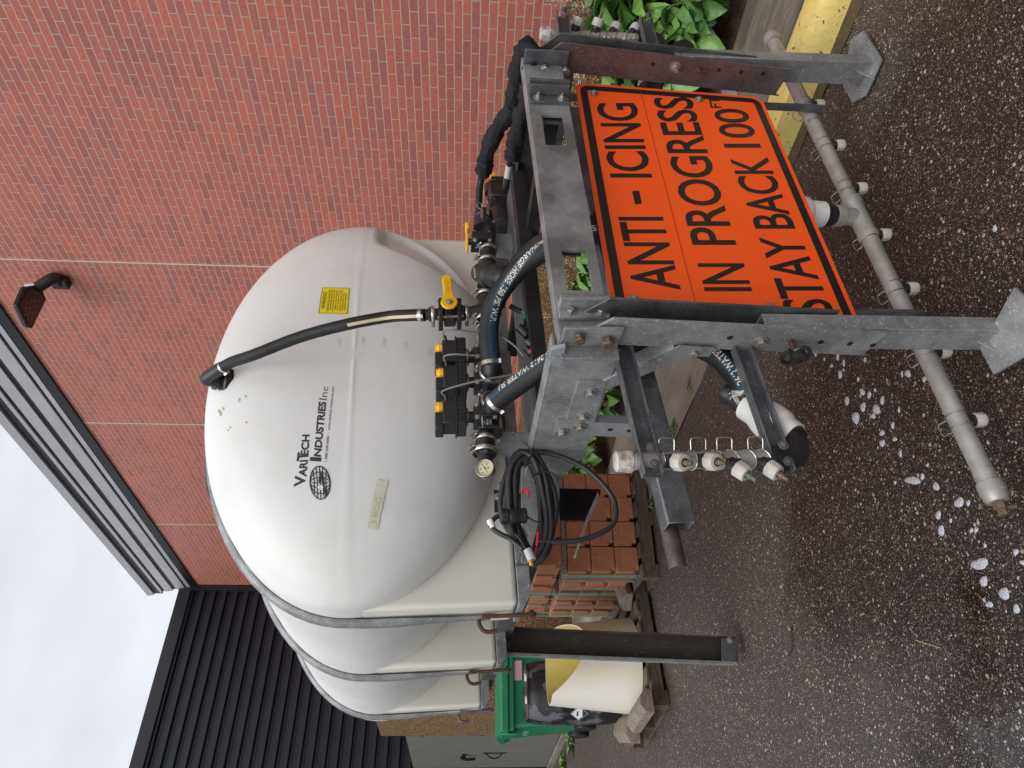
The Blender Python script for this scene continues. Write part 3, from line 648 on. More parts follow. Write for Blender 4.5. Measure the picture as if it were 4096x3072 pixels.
# ------------------------------------------------------------------ rear posts: sleeve channel and sliding tube with foot
def lean(c): return .066*(-.475-c)
def post(a0, a1, ta0, ta1, foot_c, M1, M2, sign_, label, sl_c):
    t = thing('support_leg', label, 'support leg', ((a0+a1)/2, 1.45, foot_c), SKM, 'rear support legs of the skid')
    def fl(a, th, mtl, name, c_end):
        m = MB(); bb = lambda b, c: (a, b+lean(c), c)
        m.prism([bb(1.485,-.372), bb(1.377,-.475), bb(1.377,c_end), bb(1.377+.10,c_end-.012+.03), bb(1.485,c_end+.0)], (th,0,0)); return part(name, m, mtl, t, bevel=.001)
    lf = fl(a0, .007, M1, 'sleeve_flange', sl_c); fl(a1-.007, .007, M2, 'sleeve_flange', sl_c+.12)  # right flange gets darker steel for the shade inside the channel
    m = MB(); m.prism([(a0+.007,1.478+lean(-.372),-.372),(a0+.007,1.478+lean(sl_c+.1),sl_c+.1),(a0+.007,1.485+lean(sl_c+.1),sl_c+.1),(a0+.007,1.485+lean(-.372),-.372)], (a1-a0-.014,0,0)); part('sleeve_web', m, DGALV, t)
    m = MB(); th = .004; T = lambda a, b, c: Vector((a+(.05*(-.9-c) if a0 > 2 else 0)+(.022 if a0 > 2 else 0), b+.012+.012*(-.9-c), c))
    top, bot = -.90, foot_c+.004
    ring = lambda c, i: [T(ta0+i, 1.413+i, c), T(ta1-i, 1.413+i, c), T(ta1-i, 1.475-i+.03, c), T(ta0+i, 1.475-i+.03, c)]
    vs = ring(bot,0)+ring(top,0)+ring(bot+.3,th)+ring(top,th); fs = []
    for i in range(4):
        j = (i+1)%4; fs += [(i,j,4+j,4+i),(8+j,8+i,12+i,12+j),(4+i,4+j,12+j,12+i)]
    m.add(vs, fs); part('sliding_tube', m, GALV, t, bevel=.0025, smooth=30)
    return t, lf
lp, lfl = post(1.10, 1.172, 1.112, 1.160, -1.615, GALV, DGALV, 1, 'grey galvanised support leg nearest the camera with hitch pin ring', -1.245)
rp_, rfl = post(2.298, 2.362, 2.312, 2.362, -1.70, BGALV, DGALV, -1, 'support leg with brown weathered sleeve near the yellow kerb', -1.33)
HOLE = simple('painted_hole_shade', (.01,.008,.007), .8)  # dark discs painted for the shade inside holes that are not cut
def side_dot(mb, p, a, r=.0085): q = S(*p, 0, a-.0006); mb.lathe(q, (-1,0,0), [(0,r),(.0004,r)], 16)
for p in ((2920,1351),(3283,1369),(3400,1375),(3492,1381)): m = MB(); side_dot(m, p, 1.10); part('pin_hole_shade', m, HOLE, lfl, smooth=0)
bolts(S(3042,1364,0,1.10), (-1,0,0), lfl, .013, .011); bolts(S(2771,1407,0,1.094), (-1,0,0), lfl, .013, .011)
m = MB(); p = S(3160,1362,0,1.10); q = p+Vector((-.05,-.004,-.004)); m.cyl(p, q, .008, n=12); part('hitch_pin', m, RUST, lfl)
m = MB(); m.lathe(q+Vector((.008,0,0)), (-1,0,0), [(0,.018),(.006,.022),(.02,.022),(.026,.012)], 20)
r0 = S(3195,1420,0,1.05); 
rg = [S(x,y,0,1.045) for x, y in ((3160,1400),(3128,1430),(3140,1452),(3170,1452),(3215,1440),(3238,1418),(3232,1394),(3200,1392),(3175,1402))]
m.tube(catmull(rg,5), .0058, 10); part('pin_ring', m, BSTEEL, lfl)
for p in ((2612,257),(2876,280),(2965,288),(3052,294)): m = MB(); side_dot(m, p, 2.298, .0075); part('pin_hole_shade', m, HOLE, rfl, smooth=0)
bolts(S(2700,266,0,2.298), (-1,0,0), rfl, .013, .011, stud=.02)
m = MB(); p = S(2793,272,0,2.298); m.cyl(p, p+Vector((-.03,0,0)), .007, n=10); m.tube([p+Vector((-.025,.0,.012)),p+Vector((-.03,-.01,-.03)),p+Vector((-.03,.012,-.034)),p+Vector((-.024,0,-.004)),p+Vector((-.03,-.03,.004))], .0016, 6); part('hitch_pin', m, RUST, rfl)
# feet
def foot(par, pts, top):
    m = MB(); P = []
    for (x, y), z in pts:
        g_ = G(x, y, 2, z); P.append(MS.transposed() @ (g_-Vector((0,0,H))))
    m.prism(P, MS.transposed() @ Vector((0,0,-.009))); f = part('foot_plate', m, GALV, par, bevel=.001, smooth=20); return P
foot(lp, (((4056,1148),.05),((4150,1240),.02),((4200,1330),.018),((4093,1428),.02),((3973,1498),.035),((3919,1395),.05)), 0)
foot(rp_, (((3452,123),.045),((3524,239),.018),((3459,383),.02),((3408,412),.035),((3372,345),.045),((3400,160),.05)), 0)
for par, a, b, c in ((lp,1.112,1.48,-1.60),(rp_,2.312,1.47,-1.685)):
    m = MB(); m.prism([(a+(.06 if a > 2 else 0),b,c+.05),(a+(.06 if a > 2 else 0),b,c),(a+(.06 if a > 2 else 0)-.045,b,c)], (0,.005,0)); part('foot_gusset', m, GALV, par)

# ------------------------------------------------------------------ orange sign
SB = 1.515
sg = thing('road_warning_sign', 'orange rectangular warning sign with black words bolted between the two rear posts', 'sign', (1.7, SB, -1.24), SKM)
TR, BR = S(2300,330,1,SB), S(3045,388,1,SB); TLv, BLv = S(2440,1185,1,SB), S(3420,1247,1,SB)
eT = (TLv-TR)/(TLv-TR).length; eB = (BLv-BR)/(BLv-BR).length
TL_, BL_ = TR+eT*1.15, BR+eB*1.15
fs_ = bil(BL_, BR, TL_, TR)
def rr(u0, u1, v0, v1, ru, off, n=6):
    rv = ru*1.15/.69; pts = []
    for cu_, cv_, a0 in ((u1-ru, v1-rv, 0), (u0+ru, v1-rv, 90), (u0+ru, v0+rv, 180), (u1-ru, v0+rv, 270)):
        for k in range(n+1):
            t_ = math.radians(a0+90*k/n); pts.append(fs_(cu_+ru*math.cos(t_), cv_+rv*math.sin(t_))+Vector((0,off,0)))
    return pts
m = MB(); m.prism(rr(0,1,0,1,.035,0), (0,.003,0)); panel = part('sign_panel', m, ORANGE, sg, smooth=0)
m = MB(); o_, i_ = rr(.012,.988,.02,.98,.03,-.0008), rr(.034,.966,.057,.943,.008,-.0008); n_ = len(o_)
m.add(o_+i_, [(k, n_+k, n_+(k+1)%n_, (k+1)%n_) for k in range(n_)]); part('border', m, BLACKV, panel, smooth=0)
def q5(x, y): return S(2300+x/.865, 200+y/.865, 1, SB-.0009)
m = MB()
for s, BLp, BRp, TLp, TRp, bo in (('ANTI',(366,829),(304,577),(201,829),(148,577),.012),('-',(231,531),(222,486),(208,534),(198,488),.0),('ICING',(269,441),(212,183),(121,441),(72,183),.012),
    ('IN',(614,834),(584,738),(449,834),(424,738),.012),('PROGRESS',(561,674),(403,163),(405,674),(268,163),.012),
    ('STAY',(900,912),(783,648),(730,912),(634,648),.012),('BACK',(765,618),(667,370),(623,618),(532,370),.012),('100',(646,338),(592,203),(516,338),(475,203),.012),('FT',(507,200),(497,163),(470,200),(461,163),.012)):
    map_text(m, s, bil(q5(*BLp), q5(*BRp), q5(*TLp), q5(*TRp)), bo, .95)
part('lettering', m, BLACKV, panel, smooth=0)
m = MB(); f0 = lambda p: S(*p,1,SB-.001)
for p0, p1 in (((2573,346),(2796,1212)),):
    a, b = f0(p0), f0(p1); a = fs_(.99,.66)+Vector((0,-.001,0)); b = fs_(.0,.66)+Vector((0,-.001,0)); m.obox((a+b)/2, (b-a)/2, (0,.0003,0), (0,0,.0007))
part('sheet_joint', m, simple('joint_line',(.25,.03,.01),.6), panel, smooth=0)
for p in ((2372,572),(2797,595),(2535,1195),(3080,1227)):
    m = MB(); p = {(2372,572):(2375,373),(2797,595):(2796,398)}.get(p, p); q = S(*p,1,SB-.0015); m.lathe(q, (0,-1,0), [(0,.015),(.002,.015)], 16); m.lathe(q, (0,-1,0), [(.002,.0085),(.009,.0085),(.0105,.007)], 6); part('bolt', m, BOLTM, panel, smooth=30)

# ------------------------------------------------------------------ frame members below and beside the posts
def pb(pts, b, th, mb=None):              # flat plate facing the rear
    mb = mb or MB(); mb.prism([S(x,y,1,b) for x, y in pts], (0,th,0)); return mb
def pa(pts, a, th, mb=None):              # flat plate facing sideways
    mb = mb or MB(); mb.prism([S(x,y,0,a) for x, y in pts], (th,0,0)); return mb
# diagonal brace
m = pa([(2407,1567),(2560,1509),(2747,1426),(2838,1428),(2859,1392),(2720,1384),(2560,1455),(2407,1527)], 1.088, .004)
m2 = [S(x,y,0,1.088) for x, y in ((2407,1527),(2560,1455),(2700,1392))]; m.prism([m2[0],m2[2],m2[2]+Vector((.04,0,0)),m2[0]+Vector((.04,0,0))], (0,0,.003))
part('diagonal_brace', m, GALV, fr, bevel=.001)
# hanging flat angle carrying the slide tube
m = pa([(2228,1683),(2530,1697),(2640,1704),(2630,1752),(2541,1751),(2212,1737)], 1.084, .004)
q = [S(x,y,0,1.084) for x, y in ((2228,1683),(2640,1704))]; m.prism([q[0],q[1],q[1]+Vector((.03,0,0)),q[0]+Vector((.03,0,0))], (0,.003,0))
ha = part('hanging_angle', m, LGALV, fr, bevel=.001)
for p in ((2248,1727),(2319,1706)): bolts(S(*p,0,1.083), (-1,0,0), ha)
for p in ((2441,1719),(2518,1723)): m = MB(); m.lathe(S(*p,0,1.0835), (-1,0,0), [(0,.009),(.0004,.009)], 14); part('bolt_hole_shade', m, HOLE, ha, smooth=0)  # dark discs in place of the shaded hole openings
# slide tube with solid bar
m = MB(); c0 = S(2646,1907,1,1.75); c1 = S(2702,2125,1,1.75); dv = (c1-c0).normalized(); up = Vector((dv.z*-1,0,dv.x)); up = Vector((0,0,1)); up = (up-dv*up.dot(dv)).normalized(); dp_ = dv.cross(up).normalized()
def ubar(mb, p, q, w, d, t, upv, face):    # U section: web away from 'face', flanges towards it
    p = Vector(p); q = Vector(q); dv = (q-p).normalized(); u = (Vector(upv)-dv*Vector(upv).dot(dv)).normalized(); n = dv.cross(u).normalized()
    if n.dot(Vector(face)) < 0: n = -n
    for cn, hw, hn in ((0, w/2, t/2),):
        mb.obox((p+q)/2-n*(d-t/2), (q-p)/2, u*w/2, n*t/2)
    for s in (-1,1): mb.obox((p+q)/2+u*s*(w/2-t/2)-n*(d/2-t*.5), (q-p)/2, u*t/2, n*(d/2-t*.5))
    return mb
far = c0+ (c0-c1).normalized()*1.55
ubar(m, far, c1, .074, .06, .006, (0,0,1), (0,1,-.0)); m.obox((far+c1)/2+Vector((0,-.0,.0)), (c1-far)/2, (0,0,.030), (0,.003,0))
part('slide_tube', m, DGALV, fr, bevel=.004)
m = MB(); m.cyl(c1-dv*.3+Vector((0,.02,0)), S(2712,2275,1,1.76), .024, n=20); part('slide_bar', m, mat('scuffed_steel',(.13,.12,.12),.45,.5,col2=(.10,.06,.05),scale=20,col3=(.25,.25,.26),scale3=50), fr, bevel=.002)
# folding leg channel under the tank
BL2 = 3.85; tR, bR, tL, bL_ = S(2080,2500,1,BL2), S(2950,2548,1,BL2), S(2036,2608,1,BL2), S(2950,2652,1,BL2)
lg2 = thing('channel_leg', 'dark steel channel standing leg under the tank, open towards the camera', 'support leg', (bL_+bR)/2, SKM)
m = MB(); sh = Vector((0,.055,0)); u = Vector((0,.005,0)); w_ = (tR-tL).normalized()*.006; tR2 = tR+Vector((0,0,.1)); tL2 = tL+Vector((0,0,.1))
m.prism([tL2+sh, tR2+sh, bR+sh, bL_+sh], u); m.prism([tR2, tR2-w_, bR-w_, bR], sh); m.prism([tL2, tL2+w_, bL_+w_, bL_], sh)
part('channel', m, mat('old_brown_black_steel',(.05,.043,.039),.45,.3,col2=(.085,.07,.06),scale=5,col3=(.16,.16,.16),scale3=60,stretch=(1,1,.4)), lg2, bevel=.002)
m = MB(); m.prism([tL2+Vector((-.006,-.004,0)), tL2+w_+Vector((0,-.004,0)), bL_+w_+Vector((0,-.004,0)), bL_+Vector((-.006,-.004,0))], Vector((0,.003,0))); m.prism([tL2-w_*.3, bL_-w_*.3, bL_-w_*.3+sh, tL2-w_*.3+sh], (-.001,0,0)); part('flange_edge', m, GALV, lg2)
m = MB(); k = (bL_-tL2).normalized(); f0_, f1_ = bL_-k*.09, bR-k*.09
m.prism([f0_+w_*1.5,f1_-w_*1.5,bR-w_*1.2,bL_+w_*1.2], (0,-.006,0)); m.obox((bL_+bR)/2-k*.004+Vector((0,.03,0)), (bR-bL_)/2, (0,.036,0), k*.005); part('end_plate', m, DGALV, lg2, bevel=.002)
bolts(bR-k*.05+Vector((-.02,-.004,0)), (0,-1,0), lg2, .012, .01)
# rails between the crossbeam and the tank
m = MB(); m.box(1.1, 2.38, 1.96, 2.02, -.42, -.366); part('inner_cross_member', m, BSTEEL, fr, bevel=.002)
m = MB(); m.box(2.0,2.05,1.47,2.8,-.45,-.40); part('bearer', m, BSTEEL, fr, bevel=.002)
m = MB(); m.box(1.10, 2.38, 2.02, 2.26, -.375, -.367); part('deck_plate', m, DGALV, fr)

# ------------------------------------------------------------------ side spray manifolds
PB = 1.515
def nozzle(parent, c, ax, d, r, hd, tipm, rn=.022, L=.0):
    """spray nozzle clipped on a pipe: c on the axis, d spraying direction, hd clip handle direction"""
    c = Vector(c); ax = Vector(ax).normalized(); d = Vector(d); d = (d-ax*d.dot(ax)*.0).normalized(); hd = Vector(hd).normalized()
    m = MB(); m.cyl(c+d*r*.7, c+d*(r+.018+L), rn*.82, n=20); m.obox(c+d*(r+.003), ax*.018, ax.cross(d).normalized()*rn*.75, d*.007); nz_ = part('nozzle_body', m, BPLAST, parent, bevel=.001)
    m = MB(); p = c+d*(r+.016+L); u, v = m.frame(d); n = 16
    prof = [(0,rn*.98),(.006,rn*1.02),(.024,rn*1.0),(.030,rn*.86),(.031,rn*.5)]
    vs = []; 
    for dd, rr_ in prof:
        for k in range(32):
            a = 2*math.pi*k/32; q = rr_*(1.0 if (k//2) % 2 else .945) if dd < .028 else rr_; vs.append(p+d*dd+(u*math.cos(a)+v*math.sin(a))*q)
    m.add(vs, [(i*32+k, i*32+(k+1)%32, (i+1)*32+(k+1)%32, (i+1)*32+k) for i in range(len(prof)-1) for k in range(32)]+[tuple(range(31,-1,-1))])
    part('cap_nut', m, NOZW, nz_, smooth=30)
    m = MB(); m.lathe(p+d*.027, d, [(0,rn*.52),(.003,rn*.52)], 20); m.mi = 1; m.lathe(p+d*.028, d, [(0,rn*.36),(.014,rn*.34),(.016,rn*.26),(.028,rn*.24),(.030,rn*.12)], 14); part('spray_tip', m, [BLACKV, tipm], nz_)
    m = MB(); u = d; v = ax.cross(d).normalized(); 
    for s in (-1,1):
        o = c+ax*s*.019; m.tube([o+(u*math.cos(t)+v*math.sin(t))*(r+.003) for t in [2*math.pi*k/26 for k in range(27)]], .0016, 6, cap=False)
    e = r+.003; h0, h1 = c+ax*.019+hd*e, c-ax*.019+hd*e
    m.tube(catmull([h0, h0+hd*.006, h0+hd*.024, c+ax*.012+hd*(e+.029), c-ax*.012+hd*(e+.029), h1+hd*.024, h1+hd*.006, h1], 4), .0018, 6)
    part('wire_clip', m, STAIN, nz_)
    return nz_
BRASS = mat('dull_brass', (.20,.14,.085), .5, .4, col2=(.14,.09,.06), scale=60); GTIP = mat('green_tip', (.10,.14,.11), .5, .1)
def side_manifold(sgn, label):
    ca = 1.735; am = .772 if sgn < 0 else 2*ca-.815
    pb_ = PB if sgn < 0 else 1.56
    t = thing('side_spray_manifold', label, 'spray manifold', (am, pb_, -.88), SKM, 'side spray manifolds')
    mir = lambda v: Vector((v[0] if sgn < 0 else -v[0], v[1], v[2]))
    zs = -.455
    m = MB(); m.cyl((am,pb_,-.50),(am,pb_,-.87), .0215, n=28); part('pipe', m, PIPEG, t)
    m = MB(); m.lathe((am,pb_,-.495), (0,0,-1), [(0,.0235),(.012,.0232),(.014,.021),(.03,.0205)], 24); m.lathe((am,pb_,-.458), (0,0,-1), [(0,.02),(.003,.0255),(.024,.0265),(.030,.0285),(.040,.0285),(.041,.022)], 28)
    part('end_cap', m, mat('rust_stained_cap',(.62,.59,.55),.4,.3,col2=(.22,.12,.07),scale=45,lo=.48,hi=.66), t)
    pos = (-.588,-.668,-.735,-.815)
    for i, c in enumerate(pos):
        d = mir((-.50,-.80,-.30)) if i < 2 else mir((-.78,-.35,-.50))
        nozzle(t, (am,pb_,c), (0,0,1), d, .0215, mir((.85,-.5,.0)), GTIP if i == 2 else BRASS)
    # lower elbow, check valve and hose end
    m = MB(); e0 = Vector((am,pb_,-.865)); path = [e0+Vector((0,0,.02)), e0+Vector((0,0,-.03)), e0+mir((.012,.0,-.055)), e0+mir((.04,.01,-.07)), e0+mir((.075,.018,-.072))]
    m.tube(catmull(path,6), .033, 22); m.tube(catmull(path,6)[-3:], .037, 22); part('elbow', m, BPLAST, t)
    p0 = path[-1]; dd = mir((.80,.36,.42)).normalized(); cv = MB()
    cv.lathe(p0-dd*.01, dd, [(0,.040),(.03,.041),(.032,.044),(.045,.050),(.085,.052),(.105,.047),(.125,.040),(.16,.040)], 32); part('check_valve', cv, WPVC, t)
    c2 = MB(); c2.lathe(p0+dd*.15, dd, [(0,.030),(.03,.031),(.032,.026),(.05,.026),(.06,.031),(.075,.031)], 24); part('hose_adapter', c2, BPLAST, t)
    for c, w0 in ((-.537, 1.118), (-.868, 1.10)):
        a_in = w0 if sgn < 0 else 2*ca-w0
        m = MB(); ubar(m, (a_in, 1.487, c+.012), (am+.045*sgn*1, 1.487, c-.004), .050, .030, .005, (0,0,1), (0,-1,0)) ; m2 = MB()
        b_ = part('support_arm', m, DGALV, t, bevel=.0012)
        for k in (.012,-.032): bolts((am+k, 1.457+.012, c-.002), (0,-1,0), b_, .008, .006, stud=.006, mt=DGALV)
    return p0+dd*.2, dd
endL, dL = side_manifold(-1, 'vertical spray manifold with four white nozzles on the left side')
endR, dR = side_manifold(1, 'vertical spray manifold beside the leafy plants behind the brown leg')

# ------------------------------------------------------------------ rear boom near the ground
BB = 1.60
bm_ = thing('spray_boom', 'long grey horizontal spray pipe near the ground behind the orange sign', 'spray boom', (1.73, BB, -1.50), SKM)
bl, br_ = Vector((.72, BB, -1.488)), Vector((2.765, BB, -1.462)); bx = (br_-bl).normalized()
bp = lambda a: bl+(br_-bl)*((a-bl.x)/(br_.x-bl.x))
m = MB(); m.cyl(bl, bp(1.64), .0262, n=32); m.cyl(bp(1.81), br_, .0262, n=32); m.ring(bp(1.02), bx, .0261, .003, .0006); part('pipe', m, PIPEG, bm_)
m = MB(); m.lathe(bp(1.62), bx, [(0,.031),(.02,.0345),(.03,.031),(.15,.031),(.16,.0345),(.185,.0345),(.187,.029)], 32); m.lathe(bp(1.725)+Vector((0,-.0,.02)), (-.05,-.1,1), [(0,.030),(.045,.031),(.05,.037),(.075,.037),(.077,.031)], 28); part('tee_fitting', m, PIPEG, bm_)
tt0 = bp(1.725)+Vector((-.003,-.008,.095))
m = MB(); m.lathe(tt0, (-.05,-.1,1), [(0,.030),(.01,.030),(.012,.036),(.022,.036),(.024,.030),(.034,.030),(.036,.036),(.048,.036)], 26); part('black_union', m, BPLAST, bm_)
m = MB(); m.lathe(tt0+Vector((-.002,-.005,.048)), (-.05,-.1,1), [(0,.043),(.055,.044),(.057,.046),(.07,.055),(.12,.056),(.15,.046),(.17,.042),(.2,.042)], 32); part('check_valve', m, WPVC, bm_)
for s, e in ((-1, bl), (1, br_)):
    m = MB(); m.lathe(e+bx*s*-.045, bx*s, [(0,.0278),(.018,.0275)], 28); 
    for k in range(4): m.ring(e+bx*s*(-.04+.008*k), bx, .0262, .004, .0012)
    m.lathe(e-bx*s*.012, bx*s, [(0,.032),(.028,.034),(.030,.0315),(.045,.031),(.055,.026),(.056,.01)], 28); cap_ = part('end_cap', m, PIPEG, bm_, label='pale cap with drain cock' if s < 0 else None)
    if s < 0:
        m = MB(); m.lathe(e+bx*s*.045, bx*s, [(0,.016),(.018,.016),(.02,.012),(.035,.012)], 6); m.cyl(e+bx*s*.06, e+bx*s*.06+Vector((.0,-.01,-.035)), .006); part('drain_cock', m, BRASS, cap_)
for p in ((3269,433),(3347,595),(3439,768),(3526,954),(3641,1171),(3774,1424),(3920,1700)):
    q = S(*p,1,BB); c = bp(q.x+.012)
    nozzle(bm_, c, bx, (0,-.12,-1), .0262, (0,.92,.35), BRASS, rn=.021)
m = MB(); m.cyl(bp(2.335)+Vector((0,-.0,.05)), bp(2.335)+Vector((0,0,-.0)), .004); 
for a in (1.26, 2.25):     # angle hangers down from the frame
    m = MB(); z = bp(a).z; m.prism([(a,BB-.062,-.50),(a,BB-.062,z-.035),(a,BB-.034,z-.02),(a,BB-.034,-.50)], (.004,0,0)); m.box(a, a+.036, BB-.034, BB-.030, -.50, z-.03); part('hanger', m, DGALV, bm_, bevel=.001)
    m = MB(); m.tube([bp(a-.03)+Vector((0,math.cos(t)*.030,math.sin(t)*.030)) for t in [2*math.pi*k/24 for k in range(25)]], .004, 6, cap=False); part('u_bolt', m, STAIN, bm_)

# ------------------------------------------------------------------ hoses
def text_on_path(mb, s, path, r, face, s0, hgt, flip=False, bold=.01, off=.0008, wid=None, spacing=1.0):
    path = [Vector(p) for p in path]; L = [0]
    for i in range(1, len(path)): L.append(L[-1]+(path[i]-path[i-1]).length)
    face = Vector(face)
    def at(d):
        d = max(0, min(L[-1]-1e-5, d)); i = max(k for k in range(len(L)) if L[k] <= d); i = min(i, len(path)-2)
        f = (d-L[i])/(L[i+1]-L[i]); p = path[i].lerp(path[i+1], f); t = (path[min(i+2,len(path)-1)]-path[max(i-1,0)]).normalized(); return p, t
    v, f, asp = text_uv(s, bold, spacing); wd = wid or asp*hgt
    o = []
    for u, w_ in v:
        x = (1-u)*wd if flip else u*wd; y = ((.5-w_) if flip else (w_-.5))*hgt
        p, t = at(s0+x); n = (face-t*face.dot(t)).normalized(); b = n.cross(t) ; th = y/r
        o.append(p+(n*math.cos(th)+b*math.sin(th))*(r+off))
    mb.add(o, f); return mb
def stripe_on_path(mb, path, r, face, s_a, s_b, hw, off=.0005):
    path = [Vector(p) for p in path]; L = [0]
    for i in range(1, len(path)): L.append(L[-1]+(path[i]-path[i-1]).length)
    vs = []; idx = [i for i in range(len(path)) if s_a <= L[i] <= s_b]; face = Vector(face)
    for i in idx:
        t = (path[min(i+1,len(path)-1)]-path[max(i-1,0)]).normalized(); n = (face-t*face.dot(t)).normalized(); b = n.cross(t)
        for k in (-1,-.5,0,.5,1):
            th = k*hw/r; vs.append(path[i]+(n*math.cos(th)+b*math.sin(th))*(r+off))
    mb.add(vs, [(j*5+k, j*5+k+1, (j+1)*5+k+1, (j+1)*5+k) for j in range(len(idx)-1) for k in range(4)]); return mb
def clampring(parent, p, t, r, name='hose_clamp'):
    m = MB(); p = Vector(p); t = Vector(t).normalized(); m.ring(p, t, r, .014, .0018); u, v = m.frame(t); m.obox(p+(u*.5+v*.86)*(r+.005), (u*.86-v*.5)*.011, (u*.5+v*.86)*.005, t*.008); return part(name, m, STAIN, parent, bevel=.0006)
RH = .0345
def hose(label, pts, r=RH, k=10, mt=None, grp=None, ribs=True):
    path = catmull(pts, k); t = thing('rubber_hose', label, 'hose', path[0], SKM, grp)
    m = MB(); m.tube(path, r, 24, bump=(lambda i, k: .012*math.sin(i*1.9)) if ribs else None); h = part('hose_tube', m, mt or RUBBER, t, smooth=60); return t, path, h
view = Vector((-.35,-.9,.1))
pa_ = [S(1966,1478,1,2.02)]+[S(x,y,1,b) for x,y,b in ((1958,1400,2.0),(1955,1310,1.98),(1975,1220,1.94),(2022,1140,1.89),(2085,1070,1.83),(2160,1015,1.76),(2240,975,1.69),(2330,945,1.64),(2440,925,1.63),(2600,905,1.63),(2800,880,1.63),(3000,868,1.62),(3120,862,1.61))]
hA, pA, h1 = hose('thick black rubber hose with blue stripe arching over to behind the orange sign', pa_, grp='thick black water hoses')
vA = Vector((-.15,-1,-.35))
m = MB(); stripe_on_path(m, pA, RH*1.012, vA, .0, 1.3, .0165); part('blue_stripe', m, BLUEP, h1, smooth=60)
m = MB(); text_on_path(m, 'SERIES 2612 WATER SUCTION/DISCHARGE HOSE 150 PSI W.P.', pA, RH*1.012, vA, .17, .021, flip=True, bold=.02, off=.0014, wid=.80); part('hose_lettering', m, CREAM, h1, smooth=0)
clampring(hA, pA[3], pA[4]-pA[3], RH)
pb1 = [S(x,y,1,b) for x,y,b in ((1968,1620,2.02),(2000,1592,1.99),(2060,1548,1.93),(2130,1498,1.86),(2210,1445,1.79),(2290,1400,1.72),(2400,1375,1.66),(2540,1360,1.62),(2700,1365,1.60),(2800,1385,1.60),(2880,1430,1.59),(2945,1500,1.58),(2985,1570,1.57))]+[endL-dL*.02]
hB, pB, h2 = hose('thick black rubber hose with blue stripe running down to the left spray manifold', pb1, grp='thick black water hoses')
vB = Vector((.1,-.75,.65))
m = MB(); stripe_on_path(m, pB, RH*1.012, vB, .02, 1.2, .015); part('blue_stripe', m, BLUEP, h2, smooth=60)
m = MB(); text_on_path(m, 'SERIES 2612 WATER SU', pB, RH*1.012, vB, .075, .02, flip=True, bold=.02, off=.0014, wid=.30); part('hose_lettering', m, CREAM, h2, smooth=0); m = MB(); text_on_path(m, 'RESOURCE SERIES 2612 WATER', pB, RH*1.012, vB, .80, .02, flip=True, bold=.02, off=.0014, wid=.38); part('hose_lettering', m, CREAM, h2, smooth=0)
clampring(hB, pB[4], pB[5]-pB[4], RH); clampring(hB, pB[-6], pB[-5]-pB[-6], RH)
pc = [S(x,y,1,b) for x,y,b in ((1985,1220,2.12),(2000,1160,2.10),(2050,1085,2.02),(2110,1020,1.92),(2180,965,1.82),(2270,925,1.72),(2400,880,1.68),(2500,700,1.66),(2560,520,1.64),(2600,350,1.62),(2660,240,1.60),(2740,200,1.58))]+[endR-dR*.02]
hC, pC, h3 = hose('thick plain black rubber hose behind the striped one passing under the crossbeam', pc, grp='thick black water hoses')
# tank fill hose with cream stripe
RF = .0225
pf_ = [FQ+FA*.055+(S(900,1456,1,2.45)-FQ-FA*.055)*.55]+[S(x,y,1,b) for x,y,b in ((925,1450,2.44),(1016,1419,2.36),(1206,1346,2.28),(1396,1296,2.20),(1554,1267,2.17),(1640,1261,2.12),(1700,1260,2.10))]
hF, pF, h4 = hose('slim black hose with cream stripe climbing from ball valve to tank top', pf_, RF)
pl_ = MB(); stripe_on_path(pl_, pF, RF*1.012, (-.75,-.6,.2), .62, 1.6, .006); part('cream_stripe', pl_, simple('cream_stripe',(.55,.45,.30),.5), h4, smooth=60)
m = MB(); text_on_path(m, 'HORIZON  AG WATER S&D', pF, RF*1.012, (-.75,-.6,.2), .95, .007, off=.001, wid=.3); part('hose_lettering', m, INK, h4, smooth=0)
clampring(hF, pF[4], pF[5]-pF[4], RF); clampring(hF, pF[-4], pF[-3]-pF[-4], RF)
m = MB(); m.tube(catmull([pf_[0]+(pf_[1]-pf_[0])*.3, pf_[0], FQ+FA*.062, FQ+FA*.04],6), .027, 18); part('elbow', m, BPLAST, hF)

# ------------------------------------------------------------------ valve manifold
vm = thing('valve_manifold', 'row of black valves, strainer, clamps and pipe fittings in front of the white tank', 'valve manifold', S(1990,1400,1,2.1), SKM)
MBv = 2.1
A_ = lambda y, x=None: S(x if x is not None else 1940+ (0 if y > 1250 else (1250-y)*.05), y, 1, MBv)
def seg(y0, y1, r, name='pipe_fitting', mt=None, x0=None, x1=None, extra=None):
    p, q = A_(y0, x0), A_(y1, x1); m = MB(); L = (q-p).length; prof = extra(L) if extra else [(0,r),(L,r)]
    m.lathe(p, q-p, prof, 26); return part(name, m, mt or BPLAST, vm, bevel=.0015)
def mclamp(y, r=.040, x=None, ax=None, c=None, w_=.017):
    p = c if c is not None else A_(y, x); d = Vector(ax) if ax is not None else A_(y+40)-A_(y); d.normalize()
    m = MB(); m.lathe(p-d*w_/2, d, [(0,r*.86),(0,r*.96),(w_*.25,r*1.03),(w_*.75,r*1.03),(w_,r*.96),(w_,r*.86)], 30, False)
    u, v = m.frame(d); k = u*-.5+v*-.86; m.obox(p+k*(r+.008), k.cross(d)*.010, k*.007, d*.007); m.cyl(p+k*(r+.010)-k.cross(d)*.022, p+k*(r+.010)+k.cross(d)*.022, .0032, n=8); return part('pipe_clamp', m, STAIN, vm, bevel=.0006)
seg(905, 1880, .026, 'main_pipe')
